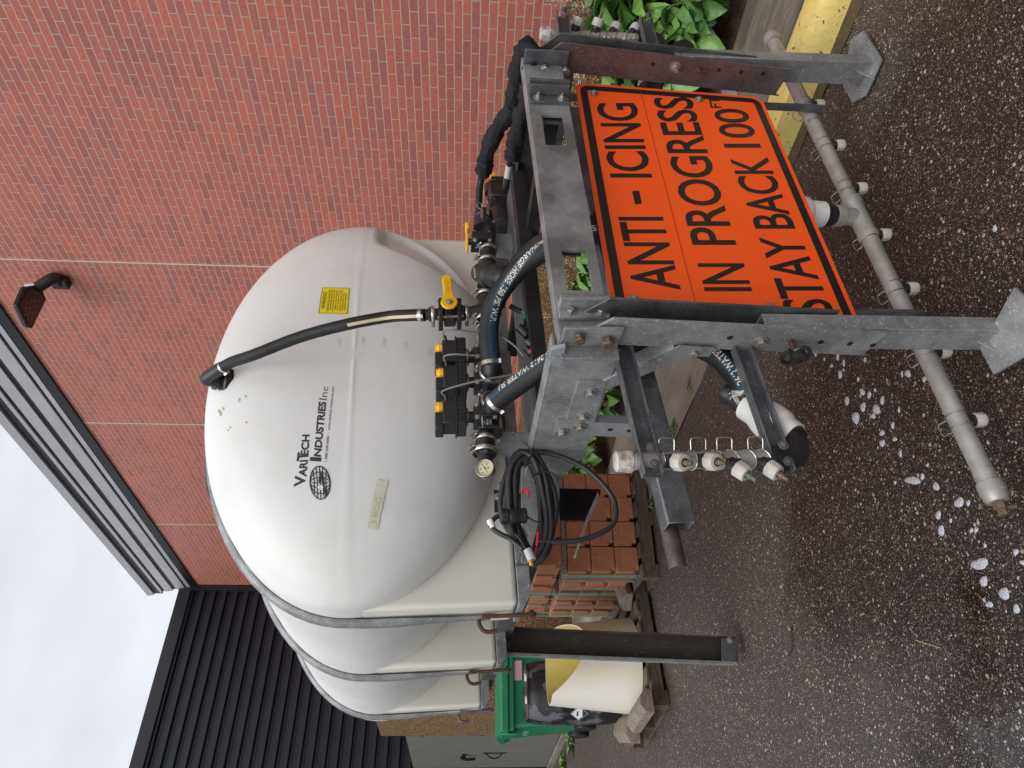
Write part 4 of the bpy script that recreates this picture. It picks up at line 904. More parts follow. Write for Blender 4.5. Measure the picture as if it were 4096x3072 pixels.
# quick coupler with dust cap and cam rings
cx0, cx1 = S(1934,853,1,MBv), S(1933,948,1,MBv); d = (cx1-cx0).normalized()
m = MB(); m.lathe(cx0, d, [(0,.030),(.004,.038),(.03,.040),(.034,.034),(.05,.034),(.07,.040),(.092,.041)], 28); cap = part('dust_cap', m, BPLAST, vm, bevel=.001)
for off in ((-.012,-.042,.012),(.02,-.035,-.02)):
    p = cx0+Vector(off)*.8+d*.0; m = MB(); m.torus(p+Vector((.008,-.01,.01)), (.3,.8,.5), .013, .0018, 20, 6); m.obox(p+d*.035+Vector((0,-.008,0)), d*.026, (.0055,0,.0055), (0,.002,0)); part('cam_lever', m, STAIN, cap)
p = A_(968, 1927); m = MB(); m.obox(p, (A_(1005)-A_(968)).normalized()*.019, (0,.043,0), (0,0,.042)); m.cyl(p+Vector((0,0,.03)), p+Vector((0,0,.062)), .014); vb = part('flange_valve', m, BPLAST, vm, bevel=.003)
for sb, sc in ((-.032,-.03),(-.032,.03)): bolts(p+Vector((.019,sb,sc)), (1,0,0), vb, .006, .006); bolts(p+Vector((-.019,sb,sc)), (-1,0,0), vb, .006, .006)
lv0, lv1 = S(1868,900,1,MBv), S(1868,1002,1,MBv); m = MB(); dd = lv1-lv0; m.obox((lv0+lv1)/2, dd/2, (0,.017,0), (0,0,.0055)); m.lathe(lv0+dd*.12-Vector((0,0,.008)), (0,0,1), [(0,.024),(.015,.024)], 20); part('yellow_lever', m, YPLAST, vb, bevel=.003)
mclamp(1000, .036); seg(1002, 1046, .032); mclamp(1050, .042)
# strainer
q0, q1 = S(1915,1090,1,MBv), S(2030,1116,1,1.98); d = (q1-q0); m = MB(); L = d.length
seg(1055, 1150, .036, 'strainer_body'); m.lathe(q0, d, [(0,.036),(L*.35,.040),(L*.37,.052),(L*.50,.053),(L*.52,.047),(L*.92,.045),(L,.036)], 30); st = part('strainer_bowl', m, BPLAST, vm, bevel=.002)
m = MB(); m.lathe(q0+d*1.0, d, [(0,.018),(.012,.018)], 6); u, v = m.frame(d)
for k in range(10):
    a = 2*math.pi*k/10; m.obox(q0+d*.72+(u*math.cos(a)+v*math.sin(a))*.047, d.normalized()*.03, (u*math.cos(a)+v*math.sin(a))*.002, (u*-math.sin(a)+v*math.cos(a))*.003)
part('strainer_ribs', m, BPLAST, st)
m = MB(); p = S(1897,1090,1,2.062); map_text(m, 'BANJO', bil(S(1906,1110,1,2.058),S(1901,1070,1,2.058),S(1897,1110,1,2.06),S(1892,1070,1,2.06)), .01); part('yellow_lettering', m, simple('yellow_print',(.6,.6,.12),.5), st, smooth=0)
mclamp(1186, .042); seg(1190, 1275, .033, 'tee'); mclamp(1283, .042)
# ball valve on the riser
top = S(1700,1259,1,MBv); bot = S(1925,1248,1,MBv); d = (bot-top); n_ = d.normalized(); Ld = d.length
m = MB(); m.lathe(top, d, [(0,.021),(Ld*.05,.021),(Ld*.07,.027),(Ld*.12,.027),(Ld*.14,.022),(Ld*.3,.022),(Ld*.34,.030),(Ld*.68,.030),(Ld*.72,.022),(Ld,.030)], 26); part('riser_pipe', m, BPLAST, vm)
for x in (1763, 1836): p = S(x,1258,1,MBv); m = MB(); m.obox(p, (.048,0,0), (0,.040,0), n_*.0085); part('valve_flange', m, BPLAST, vm, bevel=.003)
m = MB(); p = S(1800,1258,1,MBv); m.obox(p, (.034,0,0), (0,.034,0), n_*.022); bvb = part('valve_body', m, BPLAST, vm, bevel=.006)
for sa in (-.038,.038):
    for sb in (-.034,): m = MB(); m.cyl(p+Vector((sa,sb,0))-n_*.048, p+Vector((sa,sb,0))+n_*.048, .0045, n=10); part('tie_rod', m, STAIN, bvb)
m = MB(); hp, he = S(1797,1208,1,2.035), S(1786,1105,1,2.03); dh = he-hp; side = dh.cross(Vector((0,1,0))).normalized(); ol = []
for t_, w2 in ((-.22,.0),(-.21,.014),(-.12,.026),(0,.0315),(.12,.028),(.25,.020),(.4,.0165),(.9,.0175),(1.0,.015),(1.07,.008),(1.09,0)): ol.append((t_, w2))
poly = [hp+dh*t_+side*w2 for t_, w2 in ol]+[hp+dh*t_-side*w2 for t_, w2 in ol[::-1]][1:-1]
m.prism(poly, (0,.011,0)); lvh = part('yellow_handle', m, YPLAST, vm, bevel=.003, smooth=50)
m = MB(); map_text(m, 'BANJO', bil(*[v+Vector((0,-.0012,0)) for v in (hp+dh*.38-side*.008, hp+dh*.85-side*.008, hp+dh*.38+side*.008, hp+dh*.85+side*.008)]), .0); part('embossed_name', m, simple('amber_emboss',(.62,.34,.01),.5), lvh, smooth=0)
m = MB(); m.cyl(hp+Vector((0,.01,0)), hp+Vector((0,.05,0)), .011); part('valve_stem', m, BPLAST, lvh)
bolts(hp, (0,-1,0), lvh, .008, .006)
mclamp(0, .032, c=S(1731,1258,1,MBv), ax=n_, w_=.014); mclamp(0, .032, c=S(1866,1254,1,MBv), ax=n_, w_=.014)
m = MB(); q = S(1798,1292,1,2.058)
for i in range(6): map_text(m, ['SUITABLE FOR','BRINE USE','MAX 150 PSI','POLYPRO','FULL PORT','2 IN VALVE'][i], bil(q+Vector((-.0+.012,0,-.004-.005*i+.016)), q+Vector((.034,0,-.004-.005*i+.016)), q+Vector((.012,0,-.001-.005*i+.016)), q+Vector((.034,0,-.001-.005*i+.016))), .0)
# flow meter in stainless
seg(1325, 1400, .030, 'flow_meter', STAIN); m = MB(); p = A_(1360); m.obox(p+Vector((0,-.031,.004)), (.02,0,0), (0,.001,0), (0,0,.014)); fl_ = part('meter_label', m, WHITEP, vm)
m = MB(); map_text(m, 'FLOW', bil(p+Vector((-.016,-.0325,-.006)), p+Vector((.016,-.0325,-.006)), p+Vector((-.016,-.0325,.008)), p+Vector((.016,-.0325,.008))), .02); part('printed_text', m, INK, fl_, smooth=0)
mclamp(1312, .036); mclamp(1412, .036); 
# three electric section valves
for i, y in enumerate((1430, 1530, 1668)):
    p = A_(y); xk = (0,4,2)[i]
    m = MB(); m.obox(p, (.030,0,0), (0,.040,0), (0,0,.040)); m.cyl(p, p+Vector((0,0,.07)), .020); body = part('section_valve', m, BPLAST, vm, bevel=.004)
    for sa in (-.024,.024):
        for sc in (-.03,.03): bolts(p+Vector((sa,-.040,sc)), (0,-1,0), body, .0055, .005)
    m = MB(); kk = p+Vector((0,0,.058)); m.lathe(kk, (0,0,1), [(0,.026),(0,.030),(.004,.032),(.012,.032),(.016,.030),(.016,.026)], 26, False); part('pipe_clamp', m, STAIN, body)
    # actuator
    b0, b1 = S(1862+xk,y-5,1,MBv), S(1768+xk,y-5,1,MBv); zc0, zc1 = b0.z, b1.z; ax0 = p.x
    m = MB(); hh = (zc1-zc0)
    m.box(ax0-.052, ax0+.058, MBv-.045, MBv+.045, zc0, zc0+hh*.42); m.box(ax0-.044, ax0+.050, MBv-.040, MBv+.042, zc0+hh*.42, zc1)
    m.box(ax0-.060, ax0+.002, MBv-.034, MBv+.034, zc1-.003, zc1+.026)
    ac = part('actuator_box', m, BPLAST, vm, bevel=.004)
    m = MB()
    for k in range(6): m.box(ax0-.050+.018*k, ax0-.046+.018*k, MBv-.049, MBv-.0445, zc0+.004, zc0+hh*.38)
    m.box(ax0-.056,ax0+.061,MBv-.048,MBv+.048,zc0+hh*.40,zc0+hh*.46); part('cooling_fins', m, BPLAST, ac, bevel=.001)
    m = MB(); kq = Vector((ax0+.030, MBv-.012, zc1-.001)); m.lathe(kq-Vector((.0,0,0)), (0,0,1), [(0,.021),(.014,.021),(.016,.014),(.022,.012)], 16); m.obox(kq+Vector((0,0,.02)), (.017,0,0), (0,.006,0), (0,0,.005)); part('yellow_knob', m, YPLAST, ac, bevel=.001)
    ce = kq+Vector((.028,-.028,-.010)); tgt = [S(1915,1330,1,2.03), S(1935,1425,1,2.02), S(2085,1495,1,1.98)][i]
    m = MB(); m.cyl(ce+Vector((-.012,.004,-.002)), ce+Vector((.004,-.006,.002)), .0065); m.mi = 1
    mid = (ce+tgt)/2+Vector((0,-.03,.03 if i < 2 else .012)); m.tube(catmull([ce, ce+Vector((.012,-.02,.006)), mid, tgt],8), .0033, 8)
    cabm = mat('grey_cable',(.16,.16,.16),.5) if i == 0 else cabm
    part('signal_cable', m, [BPLAST, cabm], ac)
# outlets
for (x, y, dv) in ((1958,1523,Vector((.1,-.98,-.1))),(1958,1640,Vector((.12,-.95,-.25)))):
    p = S(x,y,1,2.08); m = MB(); dv.normalize(); 
    mclamp(0, .044, c=p+dv*.045, ax=dv, w_=.018)
e0 = S(1960,1530,1,2.08); m = MB(); m.tube(catmull([e0+Vector((0,0,0)), e0+Vector((0,-.05,0)), e0+Vector((.018,-.075,.0)), S(1966,1492,1,2.02), S(1963,1465,1,2.015)],6), .031, 22); part('elbow', m, BPLAST, vm)
e0 = S(1958,1642,1,2.08); m = MB(); m.tube(catmull([e0, e0+Vector((0,-.04,-.004)), S(1968,1625,1,2.03), S(1985,1606,1,2.0)],6), .031, 22); part('elbow', m, BPLAST, vm)
# big square body, coupling and gauge
p = A_(1703, 1955); m = MB(); m.obox(p+Vector((.021,0,-.004)), (.006,0,0), (0,.043,0), (0,0,.043)); m.obox(p+Vector((-.024,0,-.004)), (.006,0,0), (0,.040,0), (0,0,.040)); m.cyl(p+Vector((-.02,0,0)), p+Vector((.02,0,0)), .033); sq = part('inline_valve_body', m, BPLAST, vm, bevel=.003)
for sc in (-.033,.028): m = MB(); m.cyl(p+Vector((-.03,-.036,sc-.004)), p+Vector((.03,-.036,sc-.004)), .0045, n=10); part('tie_rod', m, STAIN, sq)
m = MB()
for i, s in enumerate(('POLYPROPYLENE','MAX 150 PSI','2 IN FULL PORT')): 
    z = .014-.010*i; f = lambda u, v, z=z: p+Vector((-.014+.028*u, -math.sqrt(max(0,.0338**2-(z+.006*v)**2)), z+.006*v)); map_text(m, s, f, .01)
part('printed_text', m, WHITEP, sq, smooth=0)
mclamp(1757, .036); seg(1765, 1800, .034); mclamp(1808, .045)
m = MB(); g0 = A_(1815, 1946); gd = (A_(1900,1944)-g0).normalized(); m.lathe(g0, gd, [(0,.034),(.012,.030),(.014,.022),(.024,.022),(.026,.010),(.045,.010)], 8); part('hex_bushing', m, BPLAST, vm)
gc_ = S(1944,1878,1,2.06); gf = Vector((-.10,-.93,.36)).normalized()
m = MB(); m.lathe(gc_-gf*.014, gf, [(0,.024),(.004,.030),(.026,.031),(.030,.0295),(.030,.0265),(.026,.0262)], 36, False); gg = part('gauge_case', m, STAIN, vm, bevel=.0006)
m = MB(); m.lathe(gc_+gf*.0105, gf, [(0,.0268),(.0008,.0268)], 36); face = part('gauge_dial', m, simple('aged_dial',(.58,.53,.33),.35), gg, smooth=0)
u_ = Vector((1,0,0)); u_ = (u_-gf*u_.dot(gf)).normalized(); v_ = gf.cross(u_); gq = gc_+gf*.0122
def gpt(a, r): t_ = math.radians(a); return gq+(u_*math.cos(t_)+v_*math.sin(t_))*r
m = MB()
if v_.z < 0: v_ = -v_
for k in range(31):
    a = -45+k*9; r0_ = .021 if k % 5 else .019; p0, p1 = gpt(a, r0_), gpt(a, .0238); m.obox((p0+p1)/2, (p1-p0)/2, (u_*-math.sin(math.radians(a))+v_*math.cos(math.radians(a)))*.0003, gf*.0002)
for a, s in ((205,'0'),(150,'50'),(90,'100'),(30,'150'),(-25,'200'),(-90,'PSI')):
    p = gpt(a, .0148 if s != 'PSI' else .011); h = .0022; w2 = h*.65*len(s); map_text(m, s, bil(p-u_*w2-v_*h, p+u_*w2-v_*h, p-u_*w2+v_*h, p+u_*w2+v_*h), .02)
p0, p1 = gpt(205, .021), gpt(25, .008); sd = (p1-p0).cross(gf).normalized(); m.add([p0+gf*.0008, p1+sd*.0016+gf*.0008, p1-sd*.0016+gf*.0008], [(0,1,2)]); m.lathe(gq, gf, [(0,.0022),(.0015,.0022)], 12)
part('dial_marks', m, INK, face, smooth=0)
# support brackets
m = pb([(1998,1730),(2153,1735),(2153,1824),(2002,1824)], 2.12, .006); m.prism([S(1998,1730,1,2.12),S(2153,1735,1,2.12),S(2153,1735,1,2.12)+Vector((0,.07,0)),S(1998,1730,1,2.12)+Vector((0,.07,0))], (.005,0,0)); part('manifold_bracket', m, GALV, vm, bevel=.001)
m = pb([(1969,933),(2088,938),(2088,998),(1969,990)], 2.13, .06); part('manifold_bracket', m, GALV, vm, bevel=.002)

# ------------------------------------------------------------------ hydraulic pump
pu = thing('hydraulic_pump', 'black hydraulic driven pump at the right end of the valve row', 'pump', S(2080,830,1,2.25), SKM)
OILY = mat('oily_black_iron', (.018,.017,.016), .28, .2, col2=(.04,.034,.03), scale=30, bump=.002, bscale=60)
m = MB(); c = S(2010,860,1,2.25); m.lathe(c+Vector((.14,0,0)), (-1,0,0), [(0,.05),(.02,.062),(.06,.065),(.10,.055),(.16,.07),(.23,.085),(.25,.085),(.26,.05)], 28); m.box(c.x-.10,c.x+.10,2.2,2.3,c.z-.10,c.z-.03); part('pump_housing', m, OILY, pu, bevel=.003)
m = MB(); c2 = S(2003,782,1,2.2); m.obox(c2, (.052,0,0), (0,.05,0), (0,0,.052)); m.obox(c2+Vector((.05,0,0)), (.012,0,0), (0,.058,0), (0,0,.045)); mo = part('hydraulic_motor', m, OILY, pu, bevel=.006)
for sb in (-.035,.035):
    for sc in (-.033,.033): bolts(c2+Vector((-.052,sb,sc)), (-1,0,0), mo, .007, .006, washer=False, mt=OILY)
m = MB(); m.tube(catmull([c2+Vector((.02,-.05,-.02)), S(2022,752,1,2.08), S(2030,700,0,2.37), S(2044,622,0,2.36)],6), .0125, 14); m.mi = 1; m.tube(catmull([S(2024,742,1,2.075), S(2029,708,0,2.37), S(2037,660,0,2.365)],4), .0135, 14); part('hydraulic_hose_end', m, [RUBBER, simple('scuffed_white_sleeve',(.5,.5,.48),.5)], pu)
m = MB(); m.prism([S(x,y,1,2.3) for x,y in ((1962,745),(1960,700),(1963,688),(1972,685),(1982,690),(1984,705),(1983,748))], (0,.012,0)); part('yellow_lever', m, YPLAST, pu, bevel=.002)
m = MB(); m.cyl(S(1965,775,1,2.3), S(1962,745,1,2.3), .03); m.cyl(S(1990,775,1,2.3), S(1990,745,1,2.3), .025); part('inlet_fitting', m, OILY, pu)
m = pb([(1990,720),(2075,720),(2110,1010),(2020,1010)], 2.34, .006); part('mounting_plate', m, BGALV, pu)

# ------------------------------------------------------------------ fabric sleeved hydraulic hoses
def cloth_tube(pts, r, k=8):
    path = catmull(pts, k); rad = [r*(1+.12*math.sin(i*.7)+.09*math.sin(i*1.9+1)) for i in range(len(path))]; m = MB()
    m.tube(path, r, 22, rad=rad, bump=lambda i, k: .09*math.sin(k*1.3+i*.55)+.06*math.sin(k*2.9-i*.9)); return m, path
CLOTH = mat('black_nylon_sleeve', (.010,.010,.012), .7, 0, spec=.3, col2=(.018,.018,.02), scale=30, bump=.002, bscale=500)
hs = thing('sleeved_hydraulic_hoses', 'pair of black cloth sleeved hydraulic hoses folded back over the right post', 'hose', S(2110,180,1,2.05), SKM)
m, p1_ = cloth_tube([S(x,y,0,a) for x,y,a in ((1933,690,2.50),(1952,601,2.48),(1996,506,2.46),(2045,440,2.44),(2062,350,2.42),(2074,270,2.40),(2098,205,2.385),(2116,186,2.37))], .032); sl1 = part('cloth_sleeve', m, CLOTH, hs, smooth=70)
m, p2_ = cloth_tube([S(x,y,0,a) for x,y,a in ((2102,190,2.36),(2122,200,2.33),(2130,240,2.31),(2120,316,2.29),(2106,411,2.28),(2083,475,2.28),(2062,560,2.28),(2049,622,2.30))], .030); sl2 = part('cloth_sleeve', m, CLOTH, hs, smooth=70)
m = MB(); m.tube(catmull([S(x,y,1,b) for x,y,b in ((1915,860,2.30),(1916,790,2.26),(1922,730,2.22),(1935,680,2.16))],6), .016, 14); part('hose_end', m, RUBBER, hs)
for pth, i, par in ((p1_,5,sl1),(p1_,26,sl1),(p2_,26,sl2),(p2_,50,sl2)):
    m = MB(); i = min(i, len(pth)-2); m.ring(pth[i], pth[i+1]-pth[i], .033, .006, .002); part('cable_tie', m, BPLAST, par)

# ------------------------------------------------------------------ electric cable coil and its bracket
bk = thing('equipment_bracket', 'black and grey steel bracket behind the coiled cable at the frame corner', 'bracket', S(2240,2040,1,2.3), SKM)
m = pb([(2085,1775),(2216,1782),(2238,1960),(2238,2083),(2196,2122),(2150,2250),(2085,2250)], 2.24, .008); part('corner_plate', m, GALV, bk, bevel=.001)
m = pb([(2228,1952),(2397,1956),(2404,1964),(2398,1990),(2345,2081),(2228,2083)], 2.3, .006); blp = part('black_plate', m, mat('wet_black_paint',(.012,.012,.014),.2,.1,col3=(.35,.35,.37),scale3=260,lo3=.70,hi3=.74), bk, bevel=.001)
m = pb([(2392,1965),(2398,1990),(2356,2080),(2336,2130),(2305,2222),(2300,2220),(2330,2125),(2350,2060)], 2.28, .03); part('bent_edge', m, GALV, blp)
m = pb([(1975,1959),(2030,1959),(2150,1990),(2150,2049),(1978,2049)], 2.3, .006); part('black_panel', m, BSTEEL, bk, bevel=.001)
bolts(S(1990,1988,1,2.298), (0,-1,0), bk, .009, .008)
m = pb([(1996,1924),(2020,1922),(2022,1962),(1998,1962)], 2.33, .02); part('green_terminal', m, simple('green_plastic',(.03,.17,.08),.4), bk, bevel=.002)
co = thing('cable_coil', 'coiled black electric cable tied with zip ties and hung on the frame corner', 'cable', S(2130,2040,1,2.1), SKM)
CAB = mat('black_cable', (.02,.02,.021), .35, 0, col2=(.03,.03,.032), scale=20, rvar=.15)
rnd = random.Random(3)
def coilpath(k):
    cx_, cy_ = 2118+rnd.uniform(-9,9), 2028+rnd.uniform(-12,12); A1 = 205+rnd.uniform(-25,18); B1 = 52+7*k+rnd.uniform(-4,4); tl = -.12+rnd.uniform(-.05,.05); ph = rnd.uniform(0,6)
    pts = []
    for j in range(26):
        t = 2*math.pi*j/25; u = A1*math.cos(t)*(1+.05*math.sin(2*t+ph)); v = B1*math.sin(t)*(1+.12*math.sin(3*t+ph)); 
        if u > 0: v *= 1-.30*(u/A1)**2
        x = cx_+v*math.cos(tl)-u*math.sin(tl)*-1*-1; y = cy_+u*math.cos(tl)+v*math.sin(tl)
        pts.append(S(x, y, 1, 2.10-.012*(k%3)-.01*math.sin(t+ph)-.05*max(0,-math.cos(t))*.5))
    return pts
for k in range(13):
    m = MB(); m.tube(coilpath(k*8/13), .0098 if k % 2 else .0088, 10, cap=False); part('cable_loop', m, CAB, co, smooth=60)
m = MB(); m.tube(catmull([S(x,y,1,2.04+.03*i/9) for i,(x,y) in enumerate(((2100,1850),(2135,1812),(2215,1817),(2323,1862),(2400,1925),(2452,1995),(2463,2060),(2440,2110),(2350,2153),(2250,2168),(2150,2165)))],8), .0085, 12); part('cable_loop', m, CAB, co, smooth=60)
m = MB(); m.tube(catmull([S(x,y,1,2.05) for x,y in ((2010,2060),(1985,2068),(1965,2090),(1968,2112),(2000,2135),(2040,2155),(2090,2195))],6), .0078, 12); pg = part('cable_loop', m, CAB, co, smooth=60)
m = MB(); q0, q1 = S(1962,2088,1,2.05), S(1972,2112,1,2.05); m.cyl(q0-(q1-q0)*.3, q1, .0105, n=14); part('white_tag', m, WHITEP, pg)
m = MB(); q0, q1 = S(1998,2066,1,2.02), S(2108,2062,1,2.02); dd = q1-q0; L = dd.length; m.lathe(q0, dd, [(0,.014),(.004,.022),(L*.3,.0235),(L*.32,.020),(L*.36,.020),(L*.38,.0245),(L*.6,.0245),(L*.62,.0235),(L*.95,.0235),(L,.015)], 24); pg = part('connector', m, BPLAST, co, bevel=.001)
m = MB()
for k in range(9): a = math.pi*2*k/9; m.tube([q0+dd*.06+Vector((.0+.024*math.cos(a),-.024*math.sin(a),0)), q0+dd*.27+Vector((.0245*math.cos(a),-.0245*math.sin(a),0))], .0014, 5)
part('grip_rib', m, BPLAST, pg)
m = MB(); m.tube(catmull([S(x,y,1,2.03) for x,y in ((2152,2128),(2148,2175),(2140,2215),(2126,2240),(2112,2236))],6), .0036, 8); part('red_wire', m, simple('red_wire',(.65,.02,.05),.4), co); m = MB(); m.tube(catmull([S(x,y,1,2.04) for x,y in ((2085,1972),(2100,1958),(2112,1970),(2114,1992))],5), .0036, 8); part('red_wire', m, bpy.data.materials['red_wire'], co)
m = MB(); m.cyl(S(2110,2198,1,2.02), S(2128,2240,1,2.02), .013); m.cyl(S(2082,2118,1,2.12), S(2100,2150,1,2.12), .012); part('cable_splice', m, simple('grey_shrink',(.45,.45,.47),.4), co)
m = MB(); m.cyl(S(2120,2236,1,2.02), S(2126,2262,1,2.02), .0055); part('orange_plug', m, simple('amber_plug',(.75,.33,.02),.4), co)
for pts in (((2095,1768),(2125,1800),(2120,1835),(2100,1870)),((2128,1905),(2170,1888),(2215,1895),(2232,1925)),((2108,2068),(2140,2085),(2170,2090)),((2060,2135),(2085,2165),(2105,2195),(2145,2185))):
    m = MB(); m.tube(catmull([S(x,y,1,2.02) for x,y in pts],5), .003, 6); part('cable_tie', m, BPLAST, co)
# small wiring harness hanging below the valves
wh = thing('wiring_harness', 'taped black and grey plug wiring hanging below the valve row', 'wiring', S(2090,1330,1,2.0), SKM)
m = MB(); m.tube(catmull([S(x,y,1,2.0) for x,y in ((2040,1225),(2070,1240),(2085,1245))],5), .010, 10); m.tube(catmull([S(x,y,1,2.0) for x,y in ((2100,1275),(2098,1300),(2092,1320))],5), .006, 10); m.tube(catmull([S(x,y,1,1.99) for x,y in ((2075,1310),(2092,1325),(2110,1345))],5), .016, 12); part('taped_cable', m, BPLAST, wh); m = MB(); m.cyl(S(2104,1392,1,1.99), S(2126,1418,1,1.99), .013); part('plug', m, BPLAST, wh)
m = MB(); m.tube(catmull([S(x,y,1,1.99) for x,y in ((2085,1245),(2098,1253),(2101,1275))],5), .003, 8); part('green_wire', m, simple('green_wire',(.03,.3,.15),.4), wh)
m = MB(); m.tube(catmull([S(x,y,1,1.98) for x,y in ((2105,1365),(2125,1385),(2142,1410),(2155,1435))],5), .0035, 8); m.tube(catmull([S(x,y,1,1.98) for x,y in ((2010,1348),(2060,1385),(2095,1425))],5), .0035, 8); part('cable', m, cabm, wh)
m = MB(); m.cyl(S(2118,1402,1,1.975), S(2126,1410,1,1.975), .006); part('red_wire', m, simple('dull_red',(.4,.03,.03),.4), wh)

# ------------------------------------------------------------------ wall floodlight
fl = thing('wall_floodlight', 'dark flat wall floodlight on a bent arm high on the brick wall', 'floodlight', (DX, 5.45, 5.8), None)
DK = simple('dark_bronze_metal', (.035,.030,.030), .45, .3)
mc = G(245,1118,0,DX); hc0 = G(150,1150,2,5.97)
m = MB(); m.box(DX-.09, DX, mc.y-.06, mc.y+.06, mc.z-.09, mc.z+.07); part('wall_bracket', m, DK, fl, bevel=.008)
a0 = G(215,1112,0,DX-.08); e0 = (hc0+mc)/2*0+hc0
m = MB(); m.tube(catmull([mc+Vector((-.05,0,0)), a0, e0],6), .058, 14); part('arm', m, DK, fl)
hc = [G(x,y,2,5.95) for x, y in ((101,1148),(165,1139),(187,1198),(131,1314),(110,1308),(69,1221))]
ctr = sum(hc, Vector())/6; nn = Vector((0,0,0))
for i in range(6): nn += (hc[i]-ctr).cross(hc[(i+1)%6]-ctr)
nn.normalize(); nn = nn if nn.z > 0 else -nn
hc = [p-nn*(p-ctr).dot(nn) for p in hc]
m = MB(); m.prism(hc, nn*.05); hd_ = part('lamp_head', m, DK, fl, bevel=.012)
m = MB(); lens = [ctr+(p-ctr)*.62 for p in hc[2:6]]; m.prism([ctr+(p-ctr)*.8-nn*.004 for p in hc], nn*.003); ln = part('lens', m, simple('dark_lens',(.03,.018,.016),.15), hd_)
m = MB(); 
for i in range(4):
    for j in range(4):
        p = ctr+(hc[3]-hc[1])*(-.08+.13*i)+((hc[2]-hc[5])*.13)*(j-1.5); m.lathe(p-nn*.005, -nn, [(0,.012),(.003,.009)], 10)
part('led_dots', m, simple('led_resin',(.30,.17,.10),.3), ln)
m = MB(); p = hc0+Vector((.03,0,.02)); m.cyl(p, p+Vector((0,.01,.11)), .025, n=14); part('photocell', m, simple('pale_sensor',(.6,.6,.6),.4), fl)

# ------------------------------------------------------------------ block stack on pallet
WOOD = mat('weathered_pallet_wood', (.15,.115,.085), .8, 0, col2=(.07,.052,.04), scale=9, stretch=(1,1,5), col3=(.24,.21,.18), scale3=22, bump=.002, bscale=70)
WOOD2 = mat('pale_weathered_wood', (.30,.25,.20), .8, 0, col2=(.17,.135,.105), scale=10, stretch=(4,1,3), bump=.002, bscale=60)
BLK = mat('brown_textured_concrete', (.50,.215,.105), .6, 0, col2=(.40,.16,.075), scale=7, col3=(.48,.22,.12), scale3=35, bump=.012, bscale=34)
def rotz(a): return Matrix.Rotation(a, 4, 'Z')
STK = Matrix.Translation((2.36, 5.30, 0)) @ rotz(math.radians(-7))
def pallet(frame, lx, ly, label, grp='wooden pallets'):
    t = thing('wooden_pallet', label, 'pallet', (0,0,0), frame, grp)
    n = 5
    for k in range(3): y = .0+ (ly-.09)*k/2; m = MB(); m.box(0, lx, y, y+.09, .025, .115); part('bearer', m, WOOD, t, bevel=.004)
    for k in range(6): x = (lx-.11)*k/5; m = MB(); m.box(x, x+.11, -.01, ly+.01, .116, .14); part('deck_board', m, WOOD, t, bevel=.003)
    for k in (0, .5, 1): x = (lx-.11)*k; m = MB(); m.box(x, x+.11, 0, ly, .002, .024); part('base_board', m, WOOD, t, bevel=.003)
    return t
pallet(STK @ Matrix.Translation((-.06,-.06,0)), 0.98, 1.62, 'wooden pallet under the stack of brown wall blocks')
BW, BD, BH = .212, .30, .190
protob = None; ords = ['first','second','third','fourth','fifth']
def block(ix, iy, iz, z, lab, dx=0, dy=0, rot=0):
    global protob
    mtx = STK @ Matrix.Translation((ix*BW+dx, iy*BD+dy, z)) @ rotz(rot)
    if protob is None:
        o = thing('wall_block', lab, 'block', (0,0,0), Matrix.Identity(4), 'brown wall blocks on the pallet')
        m = MB(); w_, h_ = BW-.005, BH-.004
        m.prism([(0,0,.038),(.026,0,.038),(.026,0,0),(w_,0,0),(w_,0,h_),(0,0,h_)], (0,BD*.33,0))
        m.prism([(.012,BD*.335,.0),(w_,BD*.335,0),(w_,BD*.335,h_-.0),(.012,BD*.335,h_-.0)], (0,BD*.60,0))
        part('block_body', m, BLK, o, bevel=.009, seg=3)
        protob = o; o.matrix_world = mtx
    else:
        o = copy_tree(protob); o.matrix_world = mtx; o['label'] = lab
rown = ['bottom','second','third','top']
for iz in range(3):
    for iy in range(5):
        for ix in range(4):
            if ix not in (0,3) and iy not in (0,4) and iz < 2: continue
            block(ix, iy, iz, .142+iz*BH, f'brown wall block, {rown[iz]} row of strapped stack, {ords[ix]} from drum side, {ords[iy]} from front', random.uniform(-.004,.004), random.uniform(-.006,.006))
zt = .142+3*BH
for k, y in enumerate((.0, .66)):
    m = MB(); m.box(.01, .84, y+.01, y+.08, zt+.001, zt+.04); t = part('timber_spacer', m, WOOD2, None, frame=STK, bevel=.003); tag(t, ['pale timber strip lying on the front of the block stack','pale timber strip lying on the middle of the block stack'][k], 'timber strip')
for iy in range(5):
    for ix in range(0, 3): block(ix, iy, 3, zt+.042, f'brown wall block above the timber strips, {ords[ix]} from drum side, {ords[iy]} from front', .05, .0)
TEAL = simple('teal_strapping', (.10,.42,.38), .35)
strp = thing('strapping_bands', 'teal plastic strapping bands wound around the brown block stack', 'strapping', (.5,.5,.14), STK)
for k, (y, zt_) in enumerate(((.04,zt+.043),(.10,zt+.043),(.21,zt+.01),(.42,zt+.01),(.56,zt+.25),(.60,zt+.25),(.74,zt+.25),(.98,zt+.25),(1.2,zt+.25),(1.32,zt+.25))):
    m = MB(); wv = random.uniform(-.02,.02); top = zt_
    pts = [(-.008,y,.14),(-.010,y+wv,.45),(-.008,y,top-.01),(.0,y,top+.004)]+([(.43,y,top+.006),(.855,y,top+.004),(.862,y,top-.01),(.862,y,.14)])
    vs = []; 
    for p in pts: p = Vector(p); vs += [p+Vector((-.006,-.009,0)), p+Vector((-.006,.009,0)), p+Vector((-.009,.009,.001)), p+Vector((-.009,-.009,.001))]
    m.add(vs, [(j*4+q, j*4+(q+1)%4, (j+1)*4+(q+1)%4, (j+1)*4+q) for j in range(len(pts)-1) for q in range(4)]); part('strap_band', m, TEAL, strp, smooth=0)
